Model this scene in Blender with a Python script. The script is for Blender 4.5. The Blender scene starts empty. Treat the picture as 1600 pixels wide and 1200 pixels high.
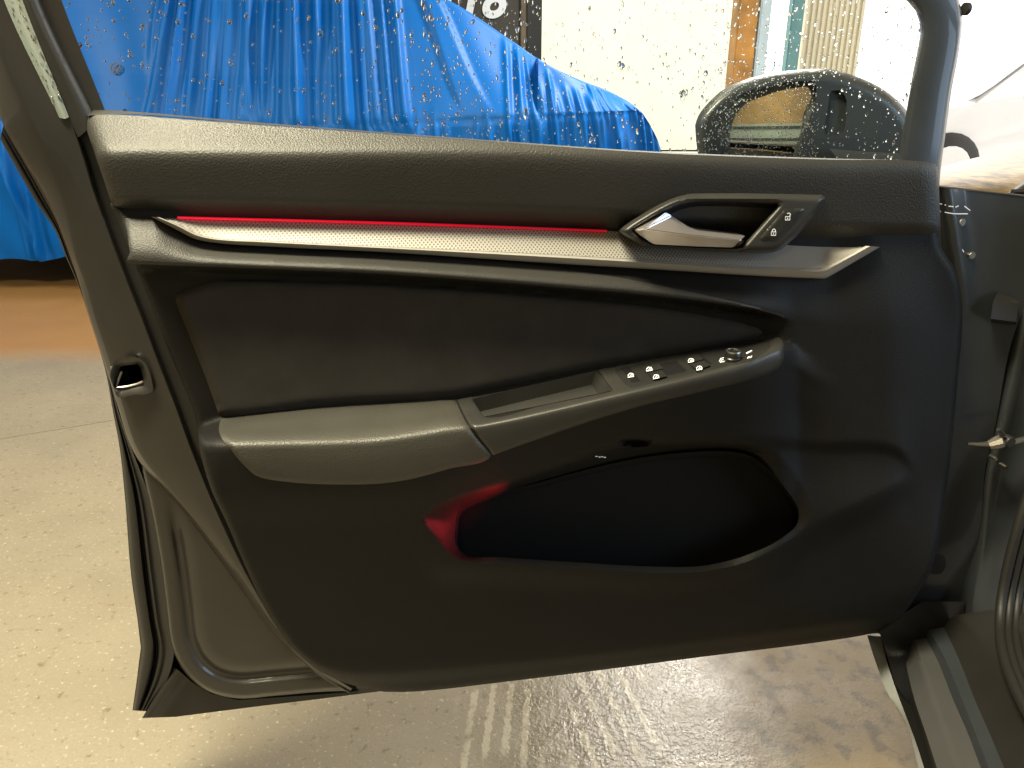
import bpy, bmesh, math, random
import numpy as np
from mathutils import Vector, Matrix
from mathutils.geometry import delaunay_2d_cdt
from mathutils.bvhtree import BVHTree

R = math.radians
random.seed(7); rng = np.random.default_rng(7)
sc = bpy.context.scene
col = sc.collection

# ------------------------------------------------------------------ camera
CZ, PITCH, F = 1.06, R(21), 1200.0
cam_d = bpy.data.cameras.new('camera'); cam = bpy.data.objects.new('camera', cam_d); col.objects.link(cam)
cam.location = (0, 0, CZ); cam.rotation_euler = (R(90) - PITCH, 0, 0)
cam_d.sensor_fit = 'HORIZONTAL'; cam_d.sensor_width = 36; cam_d.lens = F / 1600 * 36
cam_d.clip_start = 0.02; cam_d.clip_end = 300
sc.camera = cam

# ------------------------------------------------------------------ world, lamps, exposure
W = bpy.data.worlds.new("World"); sc.world = W; W.use_nodes = True
bg = W.node_tree.nodes['Background']; bg.inputs[0].default_value = (1.0, 0.98, 0.94, 1); bg.inputs[1].default_value = 2.5
vs = sc.view_settings; sc.display_settings.display_device = 'sRGB'
vs.view_transform = 'Standard'; vs.look = 'None'; vs.exposure = 0; vs.gamma = 1; vs.use_curve_mapping = False
sc.cycles.use_denoising = True
sc.cycles.max_bounces = 14; sc.cycles.transparent_max_bounces = 16; sc.cycles.transmission_bounces = 10
sc.cycles.caustics_reflective = False; sc.cycles.caustics_refractive = True
sc.cycles.sample_clamp_indirect = 6

def lamp(name, loc, target, sx, sy, power, color):
    l = bpy.data.lights.new(name, 'AREA'); l.shape = 'RECTANGLE'; l.size = sx; l.size_y = sy
    l.energy = power; l.color = color
    o = bpy.data.objects.new(name, l); col.objects.link(o); o.location = loc
    o.rotation_euler = (Vector(target) - Vector(loc)).to_track_quat('-Z', 'Y').to_euler()
    return o
WARM = (1.0, 0.91, 0.64)
lamp('fluorescent_or_fill_lamp', (-0.75, 0.30, 2.8), (-0.7, 0.5, 0), 0.9, 0.5, 180, WARM)
lamp('fluorescent_or_fill_lamp', (-0.5, 2.3, 3.1), (-0.4, 2.0, 0), 1.4, 0.3, 35, WARM)  # added fill lamp, lifts the door's shadow on the floor
lamp('fluorescent_or_fill_lamp', (1.3, 4.4, 3.0), (1.1, 4.0, 0), 1.0, 0.4, 150, (1.0, 0.95, 0.85))  # added lamp, there to make glints on the wet floor
lamp('fluorescent_or_fill_lamp', (-0.6, -2.6, 3.2), (-0.6, -3.6, 0.6), 0.3, 1.4, 60, WARM)
lamp('fluorescent_or_fill_lamp', (-3.9, 2.6, 3.0), (-1.6, 4.2, 0.8), 0.35, 1.8, 85, (1.0, 0.95, 0.85))
lamp('daylight_fill', (4.8, -0.6, 1.9), (0.6, 0.9, 0.8), 2.2, 2.4, 112, (0.56, 0.77, 1.0))  # added bluish fill from the right, no opening there

# ------------------------------------------------------------------ coordinates of the door
D, YAW = 0.87, R(8.9)
UX = Vector((math.cos(YAW), math.sin(YAW), 0)); NX = Vector((math.sin(YAW), -math.cos(YAW), 0)); O0 = Vector((0, D, 0))
CAM = Vector((0, 0, CZ))
CP, SP = math.cos(PITCH), math.sin(PITCH)
def ray(px, py):
    X, Y = (px - 800) / F, (600 - py) / F
    return Vector((X, CP + Y * SP, -SP + Y * CP))
def P(px, py, w=0.0):
    """point on the plane parallel to the door at height w over it"""
    d = ray(px, py); t = ((O0 + NX * w - CAM).dot(NX)) / d.dot(NX)
    return CAM + d * t
def Zp(px, py, z):
    d = ray(px, py); return CAM + d * ((z - CZ) / d.z)
def Yp(px, py, y):
    d = ray(px, py); return CAM + d * (y / d.y)
def Pn(xy, w):
    X = (xy[:, 0] - 800) / F; Y = (600 - xy[:, 1]) / F
    d = np.stack([X, CP + Y * SP, -SP + Y * CP], 1)
    n = np.array(NX); t = (np.array(O0).dot(n) + w - np.array(CAM).dot(n)) / d.dot(n)
    return np.array(CAM) + d * t[:, None]

# ------------------------------------------------------------------ materials
MATS = {}
def mat(name, base, rough=0.5, metal=0.0, bump=None, coat=0.0, spec=0.5, sheen=0.0, emit=None, var=None):
    """bump=(scale, strength, kind); var=(scale, amount) brightness mottling of the base"""
    m = bpy.data.materials.new(name); m.use_nodes = True; nt = m.node_tree; N = nt.nodes; L = nt.links
    b = N['Principled BSDF']
    b.inputs['Base Color'].default_value = (*base, 1); b.inputs['Roughness'].default_value = rough
    b.inputs['Metallic'].default_value = metal; b.inputs['Specular IOR Level'].default_value = spec
    b.inputs['Coat Weight'].default_value = coat; b.inputs['Coat Roughness'].default_value = 0.08
    b.inputs['Sheen Weight'].default_value = sheen
    if emit:
        b.inputs['Emission Color'].default_value = (*emit[:3], 1); b.inputs['Emission Strength'].default_value = emit[3]
    geo = N.new('ShaderNodeNewGeometry')
    if bump:
        s, st, kind = bump
        if kind == 'grain':
            t = N.new('ShaderNodeTexVoronoi'); t.feature = 'SMOOTH_F1'; t.inputs['Scale'].default_value = s
            t.inputs['Smoothness'].default_value = 0.4; out = t.outputs['Distance']
        else:
            t = N.new('ShaderNodeTexNoise'); t.inputs['Scale'].default_value = s; t.inputs['Detail'].default_value = 4; out = t.outputs['Fac']
        L.new(geo.outputs['Position'], t.inputs['Vector'])
        bp = N.new('ShaderNodeBump'); bp.inputs['Strength'].default_value = st; bp.inputs['Distance'].default_value = 0.0006
        L.new(out, bp.inputs['Height']); L.new(bp.outputs[0], b.inputs['Normal'])
    if var:
        t = N.new('ShaderNodeTexNoise'); t.inputs['Scale'].default_value = var[0]; t.inputs['Detail'].default_value = 6
        L.new(geo.outputs['Position'], t.inputs['Vector'])
        mr = N.new('ShaderNodeMapRange'); mr.inputs[1].default_value = 0.3; mr.inputs[2].default_value = 0.7
        mr.inputs[3].default_value = 1 - var[1]; mr.inputs[4].default_value = 1 + var[1]
        L.new(t.outputs['Fac'], mr.inputs[0])
        mx = N.new('ShaderNodeMix'); mx.data_type = 'RGBA'; mx.blend_type = 'MULTIPLY'; mx.inputs[0].default_value = 1
        mx.inputs[6].default_value = (*base, 1); L.new(mr.outputs[0], mx.inputs[7]); L.new(mx.outputs[2], b.inputs['Base Color'])
    MATS[name] = m
    return m

M_leather = mat('grained_soft_plastic', (0.0265, 0.0255, 0.023), 0.52, bump=(520, 0.55, 'grain'), var=(9, 0.12))
M_panel = mat('grained_hard_plastic', (0.0105, 0.0100, 0.0095), 0.52, bump=(800, 0.4, 'grain'), var=(6, 0.12), spec=0.17)
M_ledge = mat('lit_ledge_plastic', (0.022, 0.021, 0.019), 0.52, bump=(700, 0.45, 'grain'), var=(8, 0.12), spec=0.4)
M_pad = mat('armrest_vinyl', (0.046, 0.044, 0.037), 0.48, bump=(620, 0.5, 'grain'), var=(14, 0.10))
M_fabric = mat('dark_fabric', (0.041, 0.0365, 0.0315), 0.95, bump=(1100, 0.5, 'noise'), spec=0.2, var=(30, 0.12))
M_grip = mat('satin_plastic', (0.030, 0.0295, 0.027), 0.40, bump=(1500, 0.15, 'noise'), var=(25, 0.10))
M_black = mat('black_plastic', (0.012, 0.012, 0.013), 0.35)
M_switch = mat('switch_plastic', (0.022, 0.022, 0.021), 0.32)
M_icon = mat('white_print', (0.85, 0.86, 0.9), 0.5, emit=(0.9, 0.93, 1.0, 0.2))
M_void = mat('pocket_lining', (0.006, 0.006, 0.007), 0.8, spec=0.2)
M_rubber = mat('black_rubber', (0.016, 0.015, 0.014), 0.55, bump=(300, 0.2, 'noise'))
M_paint = mat('dark_grey_paint', (0.036, 0.034, 0.032), 0.36, metal=0.35, coat=0.35, var=(12, 0.10))
M_paint_slate = mat('slate_paint', (0.046, 0.053, 0.062), 0.45, metal=0.3, coat=0.3, var=(10, 0.12))
M_gloss = mat('painted_strip_sheen', (0.46, 0.53, 0.50), 0.16, metal=0.5, coat=1.0, bump=(420, 0.25, 'noise'))  # pale base carries the strip's bright reflection
M_silver = mat('satin_metal', (0.62, 0.58, 0.58), 0.32, metal=0.85)
M_chrome = mat('worn_metal', (0.42, 0.40, 0.36), 0.38, metal=1.0)
M_red = mat('red_light_guide', (0.3, 0.0, 0.02), 0.4, emit=(1.0, 0.006, 0.03, 0.5))
nt_ = M_red.node_tree; uv_ = nt_.nodes.new('ShaderNodeUVMap'); sx_ = nt_.nodes.new('ShaderNodeSeparateXYZ'); mr_ = nt_.nodes.new('ShaderNodeMapRange')
mr_.inputs[1].default_value = -0.38; mr_.inputs[2].default_value = 0.05; mr_.inputs[3].default_value = 0.95; mr_.inputs[4].default_value = 0.34
nt_.links.new(uv_.outputs[0], sx_.inputs[0]); nt_.links.new(sx_.outputs[0], mr_.inputs[0]); nt_.links.new(mr_.outputs[0], nt_.nodes['Principled BSDF'].inputs['Emission Strength'])
M_mirror = mat('mirror_silver', (0.82, 0.84, 0.82), 0.02, metal=1.0)
M_housing = mat('dark_mirror_housing', (0.030, 0.036, 0.040), 0.42, coat=0.15)

# decor strip: hexagonal print fading to plain at both ends
def decor_material():
    m = mat('patterned_silver_decor', (0.46, 0.42, 0.36), 0.5, metal=0.2)
    nt = m.node_tree; N = nt.nodes; L = nt.links; b = N['Principled BSDF']
    uv = N.new('ShaderNodeUVMap'); mp = N.new('ShaderNodeMapping'); mp.inputs['Rotation'].default_value = (0, 0, R(45))
    mp.inputs['Scale'].default_value = (1, 1, 1)
    v = N.new('ShaderNodeTexVoronoi'); v.voronoi_dimensions = '2D'; v.inputs['Scale'].default_value = 330; v.inputs['Randomness'].default_value = 0
    L.new(uv.outputs[0], mp.inputs[0]); L.new(mp.outputs[0], v.inputs['Vector'])
    mr = N.new('ShaderNodeMapRange'); mr.inputs[1].default_value = 0.22; mr.inputs[2].default_value = 0.42
    L.new(v.outputs['Distance'], mr.inputs[0])
    sx = N.new('ShaderNodeSeparateXYZ'); L.new(uv.outputs[0], sx.inputs[0])
    fade = N.new('ShaderNodeMapRange'); fade.inputs[1].default_value = 0.17; fade.inputs[2].default_value = 0.34
    fade.inputs[3].default_value = 0.85; fade.inputs[4].default_value = 0.0; L.new(sx.outputs[0], fade.inputs[0])
    fade2 = N.new('ShaderNodeMapRange'); fade2.inputs[1].default_value = -0.42; fade2.inputs[2].default_value = -0.25
    fade2.inputs[3].default_value = 0.25; fade2.inputs[4].default_value = 1.0; L.new(sx.outputs[0], fade2.inputs[0])
    inv = N.new('ShaderNodeMath'); inv.operation = 'SUBTRACT'; inv.inputs[0].default_value = 1; L.new(mr.outputs[0], inv.inputs[1])
    f = N.new('ShaderNodeMath'); f.operation = 'MULTIPLY'; L.new(inv.outputs[0], f.inputs[0]); L.new(fade.outputs[0], f.inputs[1])
    f2 = N.new('ShaderNodeMath'); f2.operation = 'MULTIPLY'; L.new(f.outputs[0], f2.inputs[0]); L.new(fade2.outputs[0], f2.inputs[1])
    mx = N.new('ShaderNodeMix'); mx.data_type = 'RGBA'; mx.inputs[6].default_value = (0.34, 0.325, 0.30, 1); mx.inputs[7].default_value = (0.055, 0.046, 0.038, 1)
    L.new(f2.outputs[0], mx.inputs[0]); L.new(mx.outputs[2], b.inputs['Base Color'])
    return m
M_decor = decor_material()
M_decor_edge = mat('decor_frame_silver', (0.36, 0.345, 0.32), 0.45, metal=0.4)

def glass_material():
    m = bpy.data.materials.new('window_glass'); m.use_nodes = True; nt = m.node_tree; N = nt.nodes; L = nt.links
    N.remove(N['Principled BSDF']); out = N['Material Output']
    tr = N.new('ShaderNodeBsdfTransparent'); tr.inputs[0].default_value = (0.93, 0.97, 0.96, 1)
    gl = N.new('ShaderNodeBsdfGlossy'); gl.inputs['Roughness'].default_value = 0.01
    fr = N.new('ShaderNodeFresnel'); fr.inputs[0].default_value = 1.45
    mu = N.new('ShaderNodeMath'); mu.operation = 'MULTIPLY'; mu.inputs[1].default_value = 0.7; L.new(fr.outputs[0], mu.inputs[0])
    mx = N.new('ShaderNodeMixShader'); L.new(mu.outputs[0], mx.inputs[0]); L.new(tr.outputs[0], mx.inputs[1]); L.new(gl.outputs[0], mx.inputs[2])
    L.new(mx.outputs[0], out.inputs[0]); return m
M_glass = glass_material()
def water_material():
    m = bpy.data.materials.new('rain_water'); m.use_nodes = True; nt = m.node_tree; N = nt.nodes; L = nt.links
    N.remove(N['Principled BSDF']); out = N['Material Output']
    g = N.new('ShaderNodeBsdfGlass'); g.inputs['IOR'].default_value = 1.33; g.inputs['Roughness'].default_value = 0.0
    L.new(g.outputs[0], out.inputs[0]); return m
M_water = water_material()

# ------------------------------------------------------------------ mesh helpers
ORG = {}
def props(o, label=None, cat=None, group=None, kind=None):
    for k, v in (('label', label), ('category', cat), ('group', group), ('kind', kind)):
        if v: o[k] = v
    return o
def thing(name, loc, label, cat, group=None):
    o = bpy.data.objects.new(name, None); col.objects.link(o); o.location = loc; ORG[o] = Vector(loc); o.empty_display_size = 0.1
    return props(o, label, cat, group)

class MB:
    def __init__(s): s.v = []; s.f = []; s.m = []
    def add(s, verts, faces, mi=0):
        b = len(s.v); s.v.extend([tuple(x) for x in verts]); s.f.extend([tuple(b + i for i in f) for f in faces]); s.m.extend([mi] * len(faces)); return b
    def grid(s, rows, mi=0, closed=False, flip=False):
        n = len(rows[0]); vv = [p for r in rows for p in r]; ff = []
        for i in range(len(rows) - 1):
            for j in range(n if closed else n - 1):
                k = (j + 1) % n
                q = (i * n + j, i * n + k, (i + 1) * n + k, (i + 1) * n + j)
                ff.append(q[::-1] if flip else q)
        s.add(vv, ff, mi)
    def poly(s, pts, mi=0): s.add(pts, [tuple(range(len(pts)))], mi)
    def box(s, lo, hi, mi=0):
        x0, y0, z0 = lo; x1, y1, z1 = hi
        s.add([(x0,y0,z0),(x1,y0,z0),(x1,y1,z0),(x0,y1,z0),(x0,y0,z1),(x1,y0,z1),(x1,y1,z1),(x0,y1,z1)],
              [(3,2,1,0),(4,5,6,7),(0,1,5,4),(1,2,6,5),(2,3,7,6),(3,0,4,7)], mi)
    def tube(s, pts, r, n=10, mi=0, cap=True):
        pts = [Vector(p) for p in pts]; rows = []
        for i, p in enumerate(pts):
            t = (pts[min(i + 1, len(pts) - 1)] - pts[max(i - 1, 0)]).normalized()
            a = t.cross(Vector((0.3, 0.2, 1))).normalized(); b = t.cross(a)
            rr = r[i] if isinstance(r, (list, tuple)) else r
            rows.append([p + (a * math.cos(2 * math.pi * k / n) + b * math.sin(2 * math.pi * k / n)) * rr for k in range(n)])
        s.grid(rows, mi, closed=True)
        if cap: s.poly(rows[0][::-1], mi); s.poly(rows[-1], mi)
    def disc(s, c, axis, r, h, n=16, mi=0, r2=None):
        """short solid of revolution from c along axis"""
        axis = Vector(axis).normalized(); a = axis.orthogonal().normalized(); b = axis.cross(a); c = Vector(c); r2 = r if r2 is None else r2
        ring = lambda q, d: [c + axis * d + (a * math.cos(2 * math.pi * k / n) + b * math.sin(2 * math.pi * k / n)) * q for k in range(n)]
        rows = [ring(r, 0), ring(r, h * 0.8), ring(r2 * 0.86, h)]
        s.grid(rows, mi, closed=True); s.poly(ring(r2 * 0.86, h), mi); s.poly(ring(r, 0)[::-1], mi)
    def build(s, name, mats, parent=None, smooth=True, bevel=0, sharp=40, label=None, kind=None, merge=True, recalc=True):
        me = bpy.data.meshes.new(name); org = ORG.get(parent, Vector((0, 0, 0))) if parent else Vector((0, 0, 0))
        V = np.array(s.v, float).reshape(-1, 3)
        me.from_pydata([tuple(x) for x in (V - np.array(org))], [], s.f); me.update()
        for m in (mats if isinstance(mats, (list, tuple)) else [mats]): me.materials.append(m)
        me.polygons.foreach_set('material_index', s.m)
        if merge or recalc or bevel:
            bm = bmesh.new(); bm.from_mesh(me)
            if merge: bmesh.ops.remove_doubles(bm, verts=bm.verts, dist=1e-5)
            if recalc: bmesh.ops.recalc_face_normals(bm, faces=bm.faces)
            if bevel:
                es = [e for e in bm.edges if len(e.link_faces) == 2 and e.calc_face_angle(0) > R(25)]
                bmesh.ops.bevel(bm, geom=es, offset=bevel, segments=2, affect='EDGES', clamp_overlap=True)
            if smooth:
                for e in bm.edges:
                    e.smooth = not (len(e.link_faces) == 2 and e.calc_face_angle(0) > R(sharp))
                for f in bm.faces: f.smooth = True
            bm.to_mesh(me); bm.free()
        elif smooth:
            me.polygons.foreach_set('use_smooth', [True] * len(me.polygons))
        uvl = me.uv_layers.new(name='UVMap'); li = np.empty(len(me.loops), np.int32); me.loops.foreach_get('vertex_index', li)
        co = np.empty(len(me.vertices) * 3); me.vertices.foreach_get('co', co); co = co.reshape(-1, 3) + np.array(org)
        uvc = np.stack([(co - np.array(O0)).dot(np.array(UX)), co[:, 2]], 1)[li]
        uvl.data.foreach_set('uv', uvc.ravel())
        o = bpy.data.objects.new(name, me); col.objects.link(o)
        if parent: o.parent = parent; ORG[o] = org
        return props(o, label, kind=kind)

def cr(pts, n, closed=False):
    """Catmull-Rom through pts (any dimension), n samples even in arc length; a doubled point makes a corner"""
    A = np.array(pts, float)
    segs = []; out = []; start = 0
    for i in range(1, len(A)):
        if np.allclose(A[i], A[i - 1]): segs.append(A[start:i]); start = i
    segs.append(A[start:])
    dense = []
    for S in segs:
        if len(S) < 2: continue
        E = np.vstack([2 * S[0] - S[1], S, 2 * S[-1] - S[-2]])
        for i in range(1, len(E) - 2):
            t = np.linspace(0, 1, 14, endpoint=False)[:, None]
            p0, p1, p2, p3 = E[i - 1], E[i], E[i + 1], E[i + 2]
            l0, l1, l2 = [max(np.linalg.norm(q[:2]), 1e-6) for q in (p1 - p0, p2 - p1, p3 - p2)]
            m1 = ((p1 - p0) / l0 * l1 + (p2 - p1)) * 0.5; m2 = ((p2 - p1) + (p3 - p2) / l2 * l1) * 0.5
            h = lambda a, b, c, d: a * p1 + b * m1 + c * p2 + d * m2
            dense.append(h(2*t**3 - 3*t**2 + 1, t**3 - 2*t**2 + t, -2*t**3 + 3*t**2, t**3 - t**2))
        dense.append(S[-1][None])
    Dn = np.vstack(dense); L = np.concatenate([[0], np.cumsum(np.linalg.norm(np.diff(Dn[:, :2], axis=0), axis=1))])
    q = np.linspace(0, L[-1], n)
    return np.stack([np.interp(q, L, Dn[:, k]) for k in range(A.shape[1])], 1)
def pchip1(xs, ys, x):
    xs = np.array(xs, float); ys = np.array(ys, float); h = np.diff(xs); d = np.diff(ys) / h
    m = np.zeros_like(ys); m[0] = d[0]; m[-1] = d[-1]
    for i in range(1, len(xs) - 1):
        m[i] = 0 if d[i - 1] * d[i] <= 0 else 2 * d[i - 1] * d[i] / (d[i - 1] + d[i])
    x = np.clip(x, xs[0], xs[-1]); i = np.clip(np.searchsorted(xs, x) - 1, 0, len(xs) - 2); t = (x - xs[i]) / h[i]
    return (2*t**3-3*t**2+1)*ys[i] + (t**3-2*t**2+t)*h[i]*m[i] + (-2*t**3+3*t**2)*ys[i+1] + (t**3-t**2)*h[i]*m[i+1]
def C_(pts): 
    xs, ys = zip(*pts); return lambda x: pchip1(xs, ys, x)
def sstep(a, b, x):
    t = np.clip((x - a) / (b - a), 0, 1); return t * t * (3 - 2 * t)

def dist_poly(xy, poly, closed=True):
    A = np.array(poly, float); B = np.roll(A, -1, 0) if closed else A[1:]; A = A if closed else A[:-1]
    best = np.full(len(xy), 1e9)
    for a, b in zip(A, B):
        ab = b - a; t = np.clip(((xy - a) @ ab) / max(ab @ ab, 1e-9), 0, 1)
        best = np.minimum(best, np.hypot(*(xy - a - t[:, None] * ab).T))
    return best
def inside(xy, poly):
    A = np.array(poly, float); B = np.roll(A, -1, 0); r = np.zeros(len(xy), bool)
    for (x0, y0), (x1, y1) in zip(A, B):
        if y0 == y1: continue
        c = ((y0 > xy[:, 1]) != (y1 > xy[:, 1])) & (xy[:, 0] < (x1 - x0) * (xy[:, 1] - y0) / (y1 - y0) + x0); r ^= c
    return r
def sdist(xy, poly):
    d = dist_poly(xy, poly); return np.where(inside(xy, poly), d, -d)
def dens(poly, step, closed=True):
    A = np.array(poly, float); B = np.roll(A, -1, 0) if closed else A[1:]; out = []
    for a, b in zip(A if closed else A[:-1], B):
        n = max(1, int(np.linalg.norm(b - a) / step)); out += [a + (b - a) * k / n for k in range(n)]
    if not closed: out.append(A[-1])
    return np.array(out)
def smoothpoly(pts, n=160):
    return cr(list(pts) + [pts[0]], n + 1)[:-1]

def patch(mb, poly, wf, step=6, holes=(), mi=0, skirt=0.0, rows=(), fn=Pn):
    """surface over the outline poly (photo pixels), wf(xy)->height over the door plane; skirt turns the rim back"""
    loops = [dens(poly, step)] + [dens(h, step) for h in holes]
    lo = loops[0].min(0); hi = loops[0].max(0)
    gx, gy = np.meshgrid(np.arange(lo[0] + step / 2, hi[0], step), np.arange(lo[1] + step / 2, hi[1], step))
    g = np.stack([gx.ravel(), gy.ravel()], 1)
    for r in rows: g = g[dist_poly(g, np.asarray(r), False) > step * .75]
    for r in rows: g = np.vstack([g, dens(r, step, False)])
    keep = sdist(g, loops[0]) > step * 0.45
    for h in loops[1:]: keep &= sdist(g, h) < -step * 0.45
    g = g[keep]
    verts = np.vstack(loops + [g]); edges = []; b = 0
    for l in loops:
        n = len(l); edges += [(b + i, b + (i + 1) % n) for i in range(n)]; b += n
    vv, ee, ff, ov, oe, of = delaunay_2d_cdt([Vector(v) for v in verts], edges, [], 2 if not holes else 0, 1e-4)
    xy = np.array([tuple(v) for v in vv])
    if holes or True:
        cen = np.array([xy[list(f)].mean(0) for f in ff]); ok = inside(cen, loops[0])
        for h in loops[1:]: ok &= ~inside(cen, h)
        ff = [f for f, k in zip(ff, ok) if k]
    p = fn(xy, wf(xy))
    mb.add(p, ff, mi)
    if skirt:
        for l in loops:
            w = wf(l); a = fn(l, w); c = fn(l, w - skirt)
            mb.grid([[*a, a[0]], [*c, c[0]]], mi)
    return mb
def loft(mb, curves, n, m=4, mi=0, fn=None, smooth=True):
    """curves: rows of (x, y, w) control points; lofted with m steps between neighbours"""
    fn = fn or P
    Rw = np.array([cr(c, n) for c in curves]); rows = []
    if smooth and len(Rw) > 2:
        E = np.concatenate([[2 * Rw[0] - Rw[1]], Rw, [2 * Rw[-1] - Rw[-2]]])
        for i in range(1, len(E) - 2):
            for k in range(m):
                t = k / m; p0, p1, p2, p3 = E[i-1:i+3]
                rows.append(0.5 * (2*p1 + (p2-p0)*t + (2*p0-5*p1+4*p2-p3)*t*t + (3*p1-p0-3*p2+p3)*t**3))
        rows.append(Rw[-1])
    else:
        for i in range(len(Rw) - 1):
            for k in range(m): rows.append(Rw[i] + (Rw[i+1] - Rw[i]) * k / m)
        rows.append(Rw[-1])
    mb.grid([[fn(*q) for q in r] for r in rows], mi); return mb
def stroke(mb, pts, width, w, mi=0, closed=False, wf=None):
    """thin printed line in photo pixels"""
    A = [Vector(p) for p in pts]; n = len(A); Lf, Rt = [], []
    for i in range(n):
        if closed: t = (A[(i + 1) % n] - A[i - 1]).normalized()
        else: t = (A[min(i + 1, n - 1)] - A[max(i - 1, 0)]).normalized()
        q = Vector((-t.y, t.x)) * width / 2; Lf.append(A[i] + q); Rt.append(A[i] - q)
    H = (lambda p: wf(np.array([[p.x, p.y]]))[0] + w) if wf else (lambda p: w)
    a = [P(p.x, p.y, H(p)) for p in Lf]; b = [P(p.x, p.y, H(p)) for p in Rt]
    if closed: a.append(a[0]); b.append(b[0])
    mb.grid([a, b], mi)

# ------------------------------------------------------------------ the place: floor, garage shell, yard outside
def floor_material():
    m = mat('worn_concrete', (0.46, 0.42, 0.33), 0.5); nt = m.node_tree; N = nt.nodes; L = nt.links; b = N['Principled BSDF']
    geo = N.new('ShaderNodeNewGeometry'); pos = geo.outputs['Position']
    def noise(s, d=6, r=0.6):
        t = N.new('ShaderNodeTexNoise'); t.inputs['Scale'].default_value = s; t.inputs['Detail'].default_value = d; t.inputs['Roughness'].default_value = r
        L.new(pos, t.inputs['Vector']); return t.outputs['Fac']
    def mrange(x, a, b_, c, d):
        q = N.new('ShaderNodeMapRange'); q.inputs[1].default_value = a; q.inputs[2].default_value = b_; q.inputs[3].default_value = c; q.inputs[4].default_value = d
        L.new(x, q.inputs[0]); return q.outputs[0]
    def math_(op, a, c):
        q = N.new('ShaderNodeMath'); q.operation = op
        for i, v in enumerate((a, c)):
            if isinstance(v, (int, float)): q.inputs[i].default_value = v
            else: L.new(v, q.inputs[i])
        return q.outputs[0]
    def mixc(f, a, c):
        q = N.new('ShaderNodeMix'); q.data_type = 'RGBA'
        if isinstance(f, (int, float)): q.inputs[0].default_value = f
        else: L.new(f, q.inputs[0])
        for i, v in ((6, a), (7, c)):
            if isinstance(v, tuple): q.inputs[i].default_value = (*v, 1)
            else: L.new(v, q.inputs[i])
        return q.outputs[2]
    sx = N.new('ShaderNodeSeparateXYZ'); L.new(pos, sx.inputs[0]); X, Y = sx.outputs[0], sx.outputs[1]
    base = mixc(mrange(noise(2.2), 0.35, 0.7, 0, 1), (0.275, 0.243, 0.182), (0.215, 0.19, 0.14))
    base = mixc(mrange(noise(14), 0.55, 0.75, 0, 0.5), base, (0.25, 0.21, 0.14))
    base = mixc(mrange(noise(200, 3), 0.42, 0.66, 0, 0.5), base, (0.215, 0.18, 0.12))
    base = mixc(mrange(noise(48, 3), 0.60, 0.70, 0, 0.85), base, (0.15, 0.12, 0.075))      # small pits and specks
    base = mixc(mrange(noise(110, 2), 0.62, 0.74, 0, 0.6), base, (0.55, 0.51, 0.40))
    # damp patch with tyre marks in front of and beneath the door
    dx = math_('SUBTRACT', X, 0.22); dy = math_('SUBTRACT', Y, 1.05)
    rr = math_('ADD', math_('POWER', math_('ABSOLUTE', math_('MULTIPLY', dx, 2.2), 0), 2), math_('POWER', math_('ABSOLUTE', math_('MULTIPLY', dy, 1.0), 0), 2))
    near = mrange(math_('ADD', math_('SQRT', rr, 0), math_('MULTIPLY', noise(6), 0.5)), 0.95, 0.55, 0, 1)
    blot = mrange(noise(16, 8, 0.7), 0.45, 0.56, 0, 1)
    def treads(x0, x1, y0, y1, rot, scale):
        wv = N.new('ShaderNodeTexWave'); wv.inputs['Scale'].default_value = scale; wv.inputs['Distortion'].default_value = 1.6; wv.inputs['Detail'].default_value = 4; wv.inputs['Detail Scale'].default_value = 9
        mp = N.new('ShaderNodeMapping'); mp.inputs['Rotation'].default_value = (0, 0, R(rot)); L.new(pos, mp.inputs[0]); L.new(mp.outputs[0], wv.inputs['Vector'])
        xw = math_('ADD', X, math_('MULTIPLY', noise(11), 0.06)); yw = math_('ADD', Y, math_('MULTIPLY', noise(9), 0.10))
        box = math_('MULTIPLY', math_('MULTIPLY', mrange(xw, x0, x0 + .02, 0, 1), mrange(xw, x1 - .02, x1, 1, 0)), math_('MULTIPLY', mrange(yw, y0, y0 + .05, 0, 1), mrange(yw, y1 - .05, y1, 1, 0)))
        return box, math_('MULTIPLY', mrange(wv.outputs['Fac'], 0.62, 0.80, 0, 1), box)
    b1, t1 = treads(-0.07, 0.09, 0.80, 1.32, 4, 9.5); b2, t2 = treads(0.12, 0.30, 0.90, 1.60, -14, 8.0)
    tread = math_('MULTIPLY', math_('MAXIMUM', t1, t2), mrange(noise(20, 4), 0.40, 0.52, 0, 1)); tbox = math_('MULTIPLY', math_('MAXIMUM', b1, b2), mrange(noise(8, 5), 0.38, 0.5, 0, 1))
    wet = math_('MULTIPLY', near, math_('MAXIMUM', math_('MULTIPLY', blot, 0.8), tbox))
    colr = mixc(math_('MULTIPLY', wet, 0.7), base, (0.15, 0.125, 0.075))
    colr = mixc(math_('MULTIPLY', tread, 0.8), colr, (0.44, 0.40, 0.30))
    car_shade = math_('MULTIPLY', mrange(math_('ADD', X, math_('MULTIPLY', noise(7), 0.35)), 0.47, 0.66, 0, 1), mrange(Y, 2.2, 2.8, 1, 0))  # shadow of the car on the right, painted as browner floor
    colr = mixc(math_('MULTIPLY', car_shade, 0.9), colr, mixc(mrange(noise(24, 4), 0.5, 0.62, 0, 1), (0.165, 0.118, 0.055), (0.085, 0.06, 0.03)))
    # amber reflection and shade by the covered car, painted into the floor
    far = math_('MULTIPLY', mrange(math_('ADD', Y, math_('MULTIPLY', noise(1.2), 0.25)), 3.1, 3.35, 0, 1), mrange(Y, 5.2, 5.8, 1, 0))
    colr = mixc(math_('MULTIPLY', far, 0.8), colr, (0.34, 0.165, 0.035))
    L.new(colr, b.inputs['Base Color'])
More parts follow.
